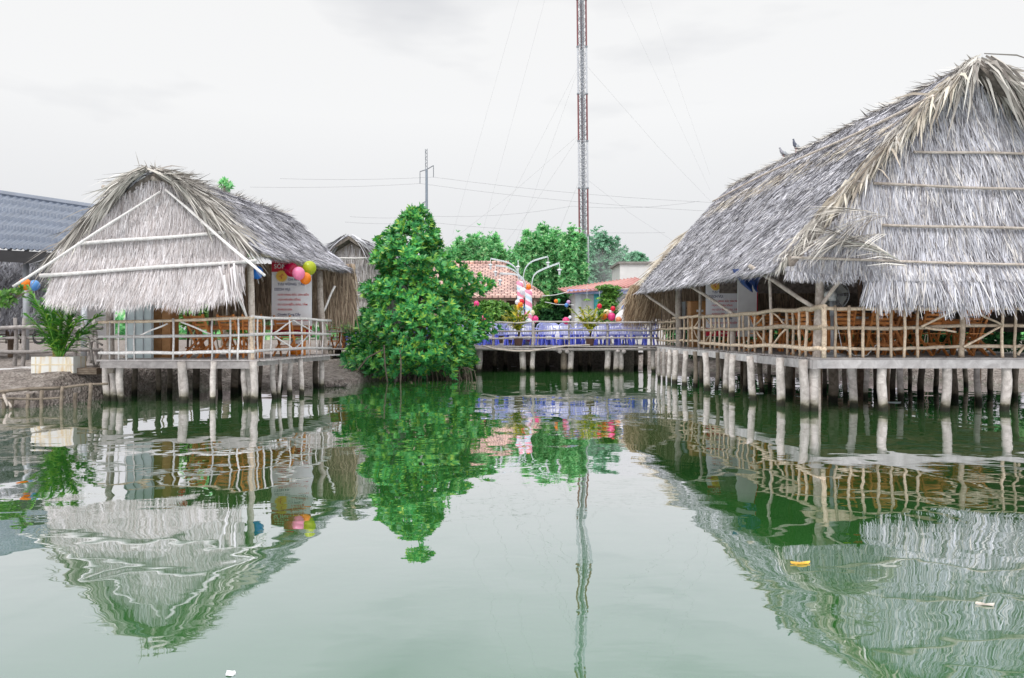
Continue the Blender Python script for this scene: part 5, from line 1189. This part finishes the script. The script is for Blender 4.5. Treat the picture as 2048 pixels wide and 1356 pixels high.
for x in (-2.0, -.4, 1.3): mb = MB(); mb.bar((x, Yf + .4, .6), (x, Yf + .4, ze - .05), .16); build('column', mb, M['plaster2'], rh)
mb = MB(); mb.box((-.5, Yf + .45, ze - .17), (4.4, .1, .14)); build('lintel', mb, M['plaster2'], rh)

# white building with red sheet roof
wb = thing('white_building', (4.5, 38, .7), 'small white building with a red sheet roof and lilac trim behind the terrace', 'building')
x0, x1 = P(1150, 0, 37).x, P(1290, 0, 37).x; zt = P(0, 586, 37).z
mb = MB(); mb.box(((x0 + x1) / 2, 39, (zt + .5) / 2), (x1 - x0, 4, zt - .5)); build('wall', mb, M['plaster'], wb)
mb = MB(); mb.box((x0 + .16, 36.98, (zt + .5) / 2), (.3, .12, zt - .5)); build('pilaster', mb, M['white'], wb)
mb = MB(); mb.box(((x0 + x1) / 2 - .15, 36.7, zt + .05), (x1 - x0 + .5, .5, .2)); build('lilac_trim', mb, M['bluetrim'], wb)
mb = MB(); xa = P(1131, 0, 36.3).x; za = P(0, 584, 36.3).z; xb_ = x1 + .3; zb = P(0, 556, 36.3).z + .2
V = [(xa, 36.3, za), (xb_, 36.3, za + .35), (xb_, 42, za + 1.1), (xa, 42, za + .5)]; V += [(a, b, c - .06) for a, b, c in V]
mb.add(V, [(0, 1, 2, 3), (7, 6, 5, 4), (0, 4, 5, 1), (1, 5, 6, 2), (2, 6, 7, 3), (3, 7, 4, 0)]); rf = build('roof', mb, M['tin'], wb)
mb = MB()
for i in range(22):
    t_ = i / 21; mb.tube([(xa + (xb_ - xa) * t_, 36.28, za + .35 * t_ + .02), (xa + (xb_ - xa) * t_, 42, za + .5 + .6 * t_ + .02)], .035, 6)
build('roof_ribs', mb, M['tin'], rf)
# teal poster: abstract patches
q0_, q1_ = P(1188, 588, 36.9), P(1220, 618, 36.9); mb = MB(); mb.box(((q0_.x + q1_.x) / 2, 36.95, (q0_.z + q1_.z) / 2), (q1_.x - q0_.x, .03, q0_.z - q1_.z)); ps_ = build('poster', mb, plain('teal poster', (.10, .55, .58), .5, .35, 4), wb)
for (dx, dz, sx_, sz, mm) in ((.18, .1, .26, .3, 'white'), (-.1, -.2, .2, .18, 'banner'), (.05, .22, .16, .1, 'cloth')): mb = MB(); mb.box(((q0_.x + q1_.x) / 2 + dx, 36.93, (q0_.z + q1_.z) / 2 + dz), (sx_, .008, sz), ry=.4); build('poster_patch', mb, M[mm], ps_)
for px, py in ((1174, 600), (1199, 597)):
    q = P(px, py, 36.2); t = thing('hanging_flower_lamp', (q.x, q.y, q.z), 'green petalled lamp hanging in front of the %s' % ('white wall' if px < 1180 else 'teal poster'), 'lamp', 'hanging petal lamps')
    mb = MB(); mb.lathe([(0, .08), (.05, .06), (.08, -.02), (.04, -.08), (0, -.09)], q, 12); build('bulb', mb, M['white'], t, True)
    n = 12; a = np.arange(n) * math.pi / 6; D = nrm(np.stack([np.cos(a), np.sin(a), np.full(n, -.25)], 1)); blade_obj('petals', [blades(np.tile(np.array(q) + [0, 0, .08], (n, 1)), D, nrm(np.cross(D, np.array([0, 0, 1.]))), .28, .13, np.array([[0, 0, -.2]]), (.4, 1, .2))], M['greenleaf'], t)
    mb = MB(); mb.tube([q + Vector((0, 0, .08)), q + Vector((0, 0, .7))], .01, 5); build('cord', mb, M['white'], t)
# far white building
fb = thing('far_building', (8.5, 50, .7), 'plain white flat roofed building beyond the red sheet roof', 'building')
q0_, q1_ = P(1240, 527, 50), P(1330, 600, 50); mb = MB(); mb.box(((q0_.x + q1_.x) / 2, 52, q0_.z / 2 + .3), (q1_.x - q0_.x, 4, q0_.z - .6)); build('wall', mb, M['plaster'], fb)
mb = MB(); mb.box(((q0_.x + q1_.x) / 2, 52, q0_.z + .05), (q1_.x - q0_.x + .3, 4.3, .14)); build('parapet', mb, M['rail_grey'], fb)
q = P(1233, 560, 49); mb = MB(); mb.box((q.x, 49, 2.4), (.35, .35, 3.8)); mb.box((q.x, 49, 4.5), (.6, .5, .35)); build('chimney', mb, M['plaster2'], fb)
mb = MB(); mb.box((q.x + 1.0, 49.9, 3.4), (.5, .06, .7)); build('window', mb, M['black'], fb)

# ================================================================= lamp columns
def stripemat():
    m, t, b, o = mat_new('pink white spiral wrap'); tcx = t.nodes.new('ShaderNodeTexCoord'); sp = t.nodes.new('ShaderNodeSeparateXYZ'); t.links.new(tcx.outputs['Object'], sp.inputs[0])
    at = t.nodes.new('ShaderNodeMath'); at.operation = 'ARCTAN2'; t.links.new(sp.outputs['Y'], at.inputs[0]); t.links.new(sp.outputs['X'], at.inputs[1])
    m1 = t.nodes.new('ShaderNodeMath'); m1.operation = 'MULTIPLY'; m1.inputs[1].default_value = 1 / 6.2832; t.links.new(at.outputs[0], m1.inputs[0])
    m2 = t.nodes.new('ShaderNodeMath'); m2.operation = 'MULTIPLY_ADD'; m2.inputs[1].default_value = 2.1; t.links.new(sp.outputs['Z'], m2.inputs[0]); t.links.new(m1.outputs[0], m2.inputs[2])
    m3 = t.nodes.new('ShaderNodeMath'); m3.operation = 'FRACT'; t.links.new(m2.outputs[0], m3.inputs[0])
    r = t.nodes.new('ShaderNodeValToRGB'); r.color_ramp.interpolation = 'CONSTANT'; el = r.color_ramp.elements; el.new(.4); el.new(.6)
    for i, (p_, c) in enumerate(((0, (.85, .28, .42)), (.36, (.86, .80, .86)), (.55, (.55, .75, .85)), (.8, (.88, .84, .88)))):
        if i >= len(el): el.new(p_)
        el[i].position = p_; el[i].color = c4(c)
    t.links.new(m3.outputs[0], r.inputs[0]); t.links.new(r.outputs[0], b.inputs['Base Color']); b.inputs['Roughness'].default_value = .6; return m
M['stripe'] = stripemat()
def lampcol(px, Y, ytop, r, label, arms, lean):
    q = P(px, 0, Y); zt = P(0, ytop, Y).z; t = thing('lamp_column', (q.x, Y, TD), label, 'lamp post', 'striped lamp columns')
    mb = MB(); k = 14; mb.tube([(q.x + lean * (1 - i / k) * .0 + lean * (i / k), Y, TD + (zt - TD) * i / k) for i in range(k + 1)], [r * (1 + .05 * math.sin(i * 2)) for i in range(k + 1)], 16); build('column', mb, M['stripe'], t, True)
    for arm in arms:
        for dz in (0, .05):
            mb = MB(); pts = [P(a, b, Y) + Vector((0, .12 * dz / .05, dz)) for a, b in arm]
            # smooth the polyline
            sm = []
            for i in range(len(pts) - 1):
                for j in range(5):
                    tt = j / 5; p0 = pts[max(i - 1, 0)]; p1 = pts[i]; p2 = pts[i + 1]; p3 = pts[min(i + 2, len(pts) - 1)]
                    sm.append(.5 * ((2 * p1) + (p2 - p0) * tt + (2 * p0 - 5 * p1 + 4 * p2 - p3) * tt * tt + (-p0 + 3 * p1 - 3 * p2 + p3) * tt ** 3))
            sm.append(pts[-1]); mb.tube(sm, .017, 7); ao = build('arm', mb, M['steelpale'], t, True)
        e = P(arm[-1][0], arm[-1][1], Y); mb = MB(); mb.tube([e, e - Vector((0, 0, .2))], .012, 5); mb.lathe([(0, -.2), (.09, -.23), (.10, -.27), (.05, -.29)], e, 14); build('lamp_shade', mb, M['white'], ao, True)
        mb = MB(); mb.lathe([(.04, -.28), (.045, -.32), (.04, -.45), (0, -.48)], e, 12); build('bulb', mb, M['white'], ao, True)
    return t
M['steelpale'] = plain('galvanised steel', (.62, .68, .70), .4, .06, 6, .3)
lampcol(1044, 33, 563, .14, 'rear striped pink and white lamp column with steel arms', [[(1041, 562), (1036, 545), (1020, 528), (981, 518)], [(1045, 562), (1034, 546), (1014, 535), (991, 532)], [(1046, 562), (1050, 540), (1064, 524), (1096, 514)], [(1038, 562), (1036, 550), (1037, 538), (1036, 522)]], -.1)
lampcol(1058, 30, 580, .14, 'front striped pink and white lamp column with two arms', [[(1063, 575), (1068, 552), (1085, 540), (1119, 527)], [(1052, 575), (1046, 558), (1030, 550), (1000, 548)]], -.02)
mb = MB(); mb.tube([P(1085, 592, 35), P(1110, 590, 35), P(1135, 584, 35)], .015, 5); mb.tube([P(1090, 604, 35), P(1115, 609, 35), P(1148, 610, 35)], .015, 5)
o = build('rope', mb, M['white'], None, org=P(1110, 600, 35)); tag(o, 'pale cord strung across in front of the dark bushes', 'cord')
# folded white parasol with blue and red top by the large hut
q = P(1247, 645, 30.2); t = thing('folded_parasol', (q.x, q.y, TD), 'white cloth cone with a blue and red tip beside the large hut thatch', 'parasol')
mb = MB(); mb.lathe([(.34, P(0, 641, 30.2).z - TD), (.30, P(0, 630, 30.2).z - TD), (.12, P(0, 621, 30.2).z - TD), (.05, P(0, 618, 30.2).z - TD)], (q.x, q.y, TD), 14); build('canopy', mb, M['cloth'], t)
mb = MB(); mb.tube([(q.x, q.y, TD), (q.x, q.y, 2.3)], .025, 8); build('pole', mb, M['steel'], t)
mb = MB(); mb.lathe([(.07, 0), (.08, .1), (.05, .2)], (q.x, q.y, P(0, 620, 30.2).z), 10); build('blue_band', mb, BM['blue'], t)
mb = MB(); mb.lathe([(.04, .2), (.03, .42), (0, .45)], (q.x, q.y, P(0, 620, 30.2).z), 10); build('red_tip', mb, M['tin'], t)

# ================================================================= mast, pole, wires
MY = 52.0
mx0 = P(1169, 0, MY).x; mast = thing('lattice_mast', (mx0, MY, .7), 'very tall guyed red and white lattice radio mast', 'mast')
wht = plain('mast white', (.50, .52, .56), .5, .05); red = plain('mast red', (.20, .075, .08), .5, .05); grey = plain('mast grey', (.22, .24, .27), .5, .05)
ztop_ = 34; sec = P(0, 466, MY).z - P(0, 560, MY).z; z = P(0, 565, MY).z - sec * 1.0; z = max(.6, z); i = 0
def mc_(z): return mx0 - (z - .7) * .0092
hw = .30
while z < ztop_:
    z2 = z + sec; mt = wht if i % 2 else (wht if i == 0 else red)
    mt = [red, wht, red, wht, red, wht, red, wht, red, wht, red, wht][i % 12]
    mb = MB(); C3 = [(-hw, -.17), (hw, -.17), (0, .35)]
    for (dx, dy) in C3: mb.tube([(mc_(z) + dx, MY + dy, z), (mc_(z2) + dx, MY + dy, z2)], .058, 6)
    s_ = build('mast_section', mb, mt, mast)
    mb = MB(); nb = 7
    for k in range(nb):
        a = z + sec * k / nb; b = z + sec * (k + 1) / nb
        for (p_, q_) in ((0, 1), (1, 2), (2, 0)):
            pa, pb = C3[p_], C3[q_]
            if k % 2: pa, pb = pb, pa
            mb.tube([(mc_(a) + pa[0], MY + pa[1], a), (mc_(b) + pb[0], MY + pb[1], b)], .020, 4, False); mb.tube([(mc_(b) + C3[p_][0], MY + C3[p_][1], b), (mc_(b) + C3[q_][0], MY + C3[q_][1], b)], .016, 4, False)
    build('lattice', mb, wht if mt is wht else grey, s_)
    mb = MB()
    for (dx, dy) in C3: mb.tube([(mc_(z2) + dx, MY + dy, z2 - .06), (mc_(z2) + dx, MY + dy, z2 + .04)], .09, 8)
    build('flange', mb, grey, s_)
    z = z2; i += 1
mb = MB()
for dx in (-.08, .03, .12): mb.tube([(mc_(.7) + dx, MY - .05, .7), (mc_(z) + dx, MY - .05, z)], .03 if dx != .03 else .045, 5)
build('cables', mb, grey, mast)
mb = MB(); mb.box((mx0, MY, 1.2), (1.6, 1.6, 1.6)); build('footing', mb, M['plaster2'], mast)
wirem = plain('thin wire', (.42, .43, .45), .5, .02)
for (py, ex, ey) in ((120, 940, 545), (120, 1420, 400), (265, 1000, 500), (350, 1330, 470), (120, 1003, 560), (265, 915, 470), (350, 1075, 560)):
    a = P(1163, py, MY); b = P(ex, ey, MY + 8); e_ = b + (b - a) * .12
    mb = MB(); mb.tube([a, a.lerp(e_, .5) + Vector((0, 0, -.25)), e_], .006, 4, False); build('guy_wire', mb, wirem, mast)
for (x_, y_, ex, ey) in ((1040, -10, 905, 470), (1092, -10, 945, 540), (1238, -10, 1420, 380), (1296, -10, 1420, 350)):
    a = P(x_, y_, 56); a = a + (a - P(ex, ey, 60)) * .6; mb = MB(); mb.tube([a, P(ex, ey, 60)], .005, 4, False); build('guy_wire', mb, wirem, mast)
PY = 66.0; up = thing('utility_pole', (P(855, 0, PY).x, PY, .7), 'grey concrete utility pole with crossarms behind the mangrove', 'utility pole')
ux = P(854, 0, PY).x
mb = MB(); mb.tube([(ux, PY, .5), (ux - .04, PY, P(0, 340, PY).z)], [.15, .11], 10); build('pole', mb, plain('pole concrete', (.16, .19, .23), .7, .1), up, True)
mb = MB()
for dx in (-.09, .07): mb.tube([(ux - .04 + dx, PY, P(0, 345, PY).z), (ux - .06 + dx, PY, P(0, 298, PY).z)], .03, 5)
zz = P(0, 342, PY).z
for k in range(7): mb.tube([(ux - .13 + .16 * (k % 2), PY, zz + k * .28), (ux + .03 - .16 * (k % 2), PY, zz + (k + 1) * .28)], .022, 4)
build('top_lattice', mb, grey, up)
for (ax_, ay, sg) in ((840, 343, 0), (867, 331, 0), (845, 406, 0)):
    mb = MB(); j = P(853, 339 if ay < 400 else 402, PY); e_ = P(ax_, ay, PY); mb.tube([j, e_], .045, 6); ca = build('crossarm', mb, grey, up)
    mb = MB(); mb.tube([e_, e_ - Vector((0, 0, 1.05))], .03, 6)
    for k in range(5): mb.lathe([(.0, 0), (.06, .02), (.0, .05)], e_ - Vector((0, 0, .25 + k * .17)), 8)
    build('insulator', mb, grey, ca)
wl = [((866, 354), (560, 357), (1500, 408)), ((841, 367), (500, 374), (1480, 425)), ((856, 432), (700, 433), (1145, 412)), ((856, 444), (690, 444), (1330, 465)), ((1145, 412), (1145, 412), (1400, 402))]
for k, (m_, l_, r_) in enumerate(wl):
    pts = []
    a, b, c = P(l_[0], l_[1], PY), P(m_[0], m_[1], PY), P(r_[0], r_[1], PY)
    def seg(p_, q_, sag): return [p_.lerp(q_, i / 8) - Vector((0, 0, sag * 4 * (i / 8) * (1 - i / 8))) for i in range(9)]
    pts = (seg(a, b, .15) if k < 4 else [a]) + seg(b, c, .35)[1:]
    mb = MB(); mb.tube(pts, .014, 4, False); o = build('power_line', mb, wirem, None, org=b)
    tag(o, ['power line from the right arm of the utility pole, uppermost of the wires', 'second power line from the left arm of the utility pole', 'lower power line between the utility pole and the mast', 'lowest power line crossing behind the mast', 'power line running right from the mast to the large hut roof'][k], 'power line', 'overhead power lines')

# ================================================================= left edge: tiled pavilion, thatched shelter, fence, bank
pav = thing('tiled_pavilion', (-14, 22, .6), 'open pavilion with a blue grey metal tile roof at the left edge', 'pavilion')
E0, E1 = P(-260, 484, 21.5), P(108, 503, 21.8); R0, R1 = P(-260, 352, 25.8), P(205, 420, 26.3)
nu, nw = 160, 60; V = []
dE = (E1 - E0); dR = (R1 - R0)
for j in range(nw + 1):
    wv_ = j / nw; row = wv_ * 6; fr = row - math.floor(row)
    for i in range(nu + 1):
        u = i / nu; p_ = (R0 + dR * u).lerp(E0 + dE * u, wv_)
        ribx = (u * 16 + .25 * wv_ ) % 1; h_ = .10 * fr + .05 * (math.cos(ribx * 2 * math.pi)) ** 2; V.append(p_ + Vector((0, -.35, .93)) * h_)
mb = MB(); mb.add(V, [(j * (nu + 1) + i, (j + 1) * (nu + 1) + i, (j + 1) * (nu + 1) + i + 1, j * (nu + 1) + i + 1) for j in range(nw) for i in range(nu)])
pr_ = build('roof', mb, M['metaltile'], pav); md = pr_.modifiers.new('solid', 'SOLIDIFY'); md.thickness = .04
mb = MB(); mb.tube([R0 + Vector((0, 0, .05)), R1 + Vector((0, 0, .05))], .12, 8); mb.bar(E1 + Vector((.02, -.02, 0)), R1 + Vector((.02, 0, 0)), .14, .1); build('ridge_cap', mb, M['metaltile'], pr_)
mb = MB(); mb.bar(E0 + Vector((0, .06, -.2)), E1 + Vector((0, .06, -.2)), .05, .34); mb.bar(E1 + Vector((0, .1, -.25)), R1 + Vector((0, 0, -.3)), .05, .3)
for k in range(12): a = E0.lerp(E1, k / 11); b = R0.lerp(R1, k / 11); mb.bar(a + Vector((0, .1, -.16)), b + Vector((0, -.2, -.2)), .06, .1)
build('eave_frame', mb, M['black'], pav)
for px in (52, -120, 168): q = P(px, 720, 22.2); mb = MB(); mb.tube([(q.x, 22.2, .4), (q.x, 22.2, 3.75 if px < 100 else 2.4)], .085, 12); build('post', mb, M['steel'], pav, True)
# thatched shelter behind
sh = thing('thatched_shelter', (-16.5, 26, .6), 'low thatched shelter behind the steel post at the left edge', 'shelter')
rs = Roof(P(-200, 495, 28), P(150, 505, 28), P(-200, 640, 24.5), P(120, 628, 24.5), [(0, 0), (.5, .45), (1, 1)])
def shell2(r): 
    o = roof_shell('roof', r, sh, M['shell'], .1, 8, 8); return o
s3 = shell2(rs); blade_obj('thatch', [slope_blades(rs, 9000, .5, .03, .08, .25), eave_blades(rs, 2400, .5, .03)], M['thatch_side'], s3)
for px in (-100, 20, 118): q = P(px, 0, 25.2); post(sh, (q.x, 25.2, .4), (q.x, 25.2, 2.6), .09, 'darkwood')
mb = MB(); 
for i in range(12): mb.bar((P(-60, 0, 26).x + i * .25, 26, 1.1), (P(-60, 0, 26).x + i * .25, 26, 2.1), .03)
for i in range(8): mb.bar((P(-60, 0, 26).x, 26, 1.15 + i * .13), (P(-60, 0, 26).x + 2.8, 26, 1.15 + i * .13), .03)
build('lattice_screen', mb, M['darkwood'], sh)
mb = MB(); mb.box((P(20, 0, 27).x, 27.5, 1.9), (7, .06, 1.1)); build('back_curtain', mb, M['plaster'], sh)
# grey fence on the bank
fn = thing('pole_fence', (-12, 18, .6), 'grey weathered pole fence along the bank behind the planter', 'fence')
for h, y in ((655, 18.4), (700, 18.4), (735, 18.0), (676, 18.6)):
    a, b = P(-60, h + 3, y), P(205, h - (4 if h == 735 else 0), y); mb = MB(); mb.pole(a, b, .05 if h != 676 else .03, .045, .03, 8, 12); build('rail', mb, M['rail_grey'], fn, True)
for px, t0 in ((-20, 0), (30, 0), (45, .05), (128, 0), (150, -.02), (178, .15), (195, -.1)):
    q = P(px, 0, 18.5); mb = MB(); mb.pole((q.x, 18.5, .45), (q.x + t0, 18.5, 1.85), .05, .045, .02); build('post', mb, M['rail_grey'], fn, True)
for a, b in (((165, 640), (190, 735)), ((150, 655), (205, 690)), ((205, 700), (188, 740)), ((170, 690), (205, 672))): mb = MB(); mb.pole(P(a[0], a[1], 17.8), P(b[0], b[1], 17.6), .03, .025, .02); build('leaning_pole', mb, M['rail_grey'], fn, True)
mb = MB()
for k in range(3): mb.tube([P(78 + 12 * math.cos(a * math.pi / 10), 672 + 12 * math.sin(a * math.pi / 10) + k * 2, 18.3) for a in range(21)], .014, 6)
o = build('cable_coil', mb, M['black'], None, True, org=P(78, 690, 18.3)); tag(o, 'coil of dark cable hung on the grey fence behind the palm', 'cable')
mb = MB(); q = P(25, 742, 17.2)
mb.bar(P(-80, 744, 17.3), P(70, 738, 17.3), .3, .08); o = build('kerb_slab', mb, M['plaster'], None, org=q); tag(o, 'pale concrete slab lying on the bank left of the foam planter', 'slab')
# low retaining fence of sticks at the water edge
rt = thing('bank_revetment', (-10, 14.7, 0), 'low row of stakes and long poles holding up the muddy bank edge', 'revetment')
for (a, b, y, r) in (((-60, 788), (120, 775), 14.85, .035), ((60, 779), (215, 768), 15.0, .03), ((-60, 800), (130, 795), 14.7, .025)):
    mb = MB(); mb.pole(P(a[0], a[1], y), P(b[0], b[1], y + .1), r, r * .8, .02, 8, 10); build('rail', mb, M['bark'], rt, True)
for px, dz in ((8, .3), (18, .2), (50, .28), (84, .35), (118, .42), (177, .5), (150, .3), (-20, .3)):
    q = P(px, 0, 14.75); mb = MB(); mb.pole((q.x, 14.75, -.3), (q.x + random.uniform(-.05, .05), 14.8, dz), .035, .035, .01); build('stake', mb, M['bark'], rt, True)
mb = MB(); mb.pole(P(10, 797, 14.6), P(22, 815, 14.5), .03, .02, .02); mb.pole(P(8, 790, 14.6), P(15, 812, 14.5), .03, .02, .02); build('root', mb, M['pole'], rt, True)
# background lawn objects seen below the small hut: sandbags on the islet
for k, (px, py, Y) in enumerate(((565, 752, 21.4), (540, 756, 21.2), (680, 765, 20.6), (655, 768, 20.5))):
    q = P(px, py, Y); mb = MB(); mb.lathe([(0, -.1), (.2, -.08), (.28, 0), (.2, .09), (0, .11)], (q.x, Y, max(.08, q.z)), 10, (random.uniform(-.2, .2), -.2, 1)); o = build('rock', mb, M['mud'], None, True, org=(q.x, Y, .05)); tag(o, 'muddy lump %s' % ['between the rear stilts of the small hut', 'left of the pair between the rear stilts of the small hut', 'at the water edge right of the small hut corner stilt', 'at the foot of the corner stilt of the small hut'][k], 'rock', 'muddy lumps')

# dark board and pot by the planter
mb = MB(); mb.box(P(176, 742, 16.6), (.5, .3, .14), rz=.1); o = build('soil_crate', mb, M['darkwood'], None, org=P(176, 748, 16.6)); tag(o, 'low dark crate of soil lying right of the foam planter', 'crate')
mb = MB()
for k in range(3): mb.box(P(176, 742, 16.6) + Vector((0, -.155, -.045 + .045 * k)), (.52, .01, .035), rz=.1)
build('slat', mb, M['bark'], o)

# ================================================================= pigeons on the ridge
def pigeon(px, Y, face, label, up_):
    s_ = 1.0; rp_ = roofR_L.p(np.array([(Y - 13.95) / 14.65]), np.array([0.0]))[0]; c = Vector(rp_) + Vector((-.02, 0, .16)); t = thing('pigeon', c - Vector((0, 0, .14)), label, 'bird', 'pigeons on the roof ridge')
    bm2 = bpy.data.meshes.new('body'); fdir = face
    mb = MB(); pts = [(-.20, 0, -.08), (-.12, 0, -.035), (-.04, 0, 0), (.04, 0, .04), (.08, 0, .10), (.095, 0, .16), (.11, 0, .19), (.135, 0, .185), (.155, 0, .178)]
    rd = [.018, .035, .06, .065, .045, .028, .031, .018, .004]
    if up_: pts = [(x * .7, y, z * 1.2 + (.02 if x > 0 else 0)) for x, y, z in pts]
    mb.tube([c + Vector((x * fdir, y, z)) * .9 for x, y, z in pts], [r * .9 for r in rd], 12); b = build('body', mb, plain('pigeon feathers ' + label[:4], (.10, .11, .15) if up_ else (.30, .30, .34), .7, .3, 20), t, True)
    for sg in (-1, 1):
        mb = MB(); mb.lathe([(0, -.02), (.05, -.012), (.055, 0), (.045, .012), (0, .02)], c + Vector((-.03 * fdir, sg * .075, .0)), 10, (0, sg, .1)); mb.add([c + Vector((-.02 * fdir, sg * .075, .05)), c + Vector((-.26 * fdir, sg * .03, -.09)), c + Vector((-.05 * fdir, sg * .09, -.06))], [(0, 1, 2)]); build('wing', mb, M['steel'], b)
        mb = MB(); mb.tube([c + Vector((.01, sg * .03, -.05)), c + Vector((.01, sg * .03, -.19))], .009, 5); mb.tube([c + Vector((-.03, sg * .03, -.19)), c + Vector((.05, sg * .03, -.19))], .006, 4); build('leg', mb, M['tin'], b)
    return t
pigeon(1563, 23.6, -1, 'pale grey pigeon leaning forward on the large roof ridge', False)
pigeon(1572, 22.6, -1, 'dark grey pigeon standing upright on the large roof ridge', True)

# ================================================================= floating litter
def litter(px, py, sx_, sy_, mat, label, rz=0.0):
    Y = YW(py); q = P(px, py, Y); mb = MB(); n = 12
    V = [(q.x + sx_ * math.cos(a) * (1 + .25 * math.sin(a * 3 + px)) * math.cos(rz) - sy_ * math.sin(a) * math.sin(rz), Y + sx_ * math.cos(a) * math.sin(rz) + sy_ * math.sin(a) * (1 + .2 * math.cos(a * 2 + px)), .004 + .004 * math.sin(a * 3)) for a in [k * 2 * math.pi / n for k in range(n)]]
    V2 = [(a, b, c + .008) for a, b, c in V]; mb.add(V + V2, [tuple(range(n - 1, -1, -1)), tuple(range(n, 2 * n))] + [(i, (i + 1) % n, n + (i + 1) % n, n + i) for i in range(n)])
    return tag(build('floating_leaf' if 'leaf' in label else 'floating_scrap', mb, mat, None, org=(q.x, Y, 0)), label, 'litter', 'scraps floating on the water')
litter(1602, 1128, .062, .018, plain('yellow leaf', (.75, .42, .06), .6, .4, 30), 'curled orange yellow leaf floating in front of the large hut', .1)
litter(460, 1350, .020, .018, M['cloth'], 'round white scrap floating near the bottom below the small hut')
litter(1972, 1211, .045, .012, M['pole'], 'thin pale twig floating at the far right', -.3)
for k, (px, py, lab) in enumerate(((1013, 722, 'white scrap floating under the terrace by the rear lamp column'), (1028, 733, 'pale strip floating below the terrace left of the stilt pair'), (1101, 732, 'pale strip floating below the middle of the terrace'), (1238, 721, 'white scrap by the right stilts of the terrace'), (1519, 787, 'white foam scrap floating between the side stilts of the large hut'), (992, 737, 'pale scrap floating near the mangrove edge'))):
    litter(px, py, .11, .05, M['cloth'], lab)
litter(1790, 805, .15, .08, M['cabinet'], 'pale blue scrap floating under the front of the large hut')

# ================================================================= smoke drifting by the mast foot
def smoke():
    q = P(1215, 535, 58); mb = MB(); mb.box((q.x, 58, 5.2), (5.5, 4, 9.0)); m = bpy.data.materials.new('pale smoke'); m.use_nodes = True; t = m.node_tree; t.nodes.clear()
    o = t.nodes.new('ShaderNodeOutputMaterial'); v = t.nodes.new('ShaderNodeVolumePrincipled'); v.inputs['Color'].default_value = (.9, .93, .95, 1)
    tcx = t.nodes.new('ShaderNodeTexCoord'); no = t.nodes.new('ShaderNodeTexNoise'); no.inputs['Scale'].default_value = .45; no.inputs['Detail'].default_value = 3
    t.links.new(tcx.outputs['Object'], no.inputs['Vector'])
    ln = t.nodes.new('ShaderNodeVectorMath'); ln.operation = 'MULTIPLY'; ln.inputs[1].default_value = (1 / 2.7, 1 / 2.0, 1 / 4.5); t.links.new(tcx.outputs['Object'], ln.inputs[0])
    l2 = t.nodes.new('ShaderNodeVectorMath'); l2.operation = 'LENGTH'; t.links.new(ln.outputs[0], l2.inputs[0])
    mr = t.nodes.new('ShaderNodeMapRange'); mr.inputs['From Min'].default_value = 1; mr.inputs['From Max'].default_value = .2; mr.inputs['To Min'].default_value = 0; mr.inputs['To Max'].default_value = .34; t.links.new(l2.outputs['Value'], mr.inputs[0])
    mu = t.nodes.new('ShaderNodeMath'); mu.operation = 'MULTIPLY'; t.links.new(mr.outputs[0], mu.inputs[0])
    r2 = t.nodes.new('ShaderNodeMapRange'); r2.inputs['From Min'].default_value = .38; r2.inputs['From Max'].default_value = .62; t.links.new(no.outputs[0], r2.inputs[0]); t.links.new(r2.outputs[0], mu.inputs[1])
    t.links.new(mu.outputs[0], v.inputs['Density']); t.links.new(v.outputs[0], o.inputs['Volume'])
    tag(build('smoke', mb, m, None, org=(q.x, 58, 5.2)), 'thin pale smoke drifting right of the mast foot', None, None, 'stuff')
smoke()
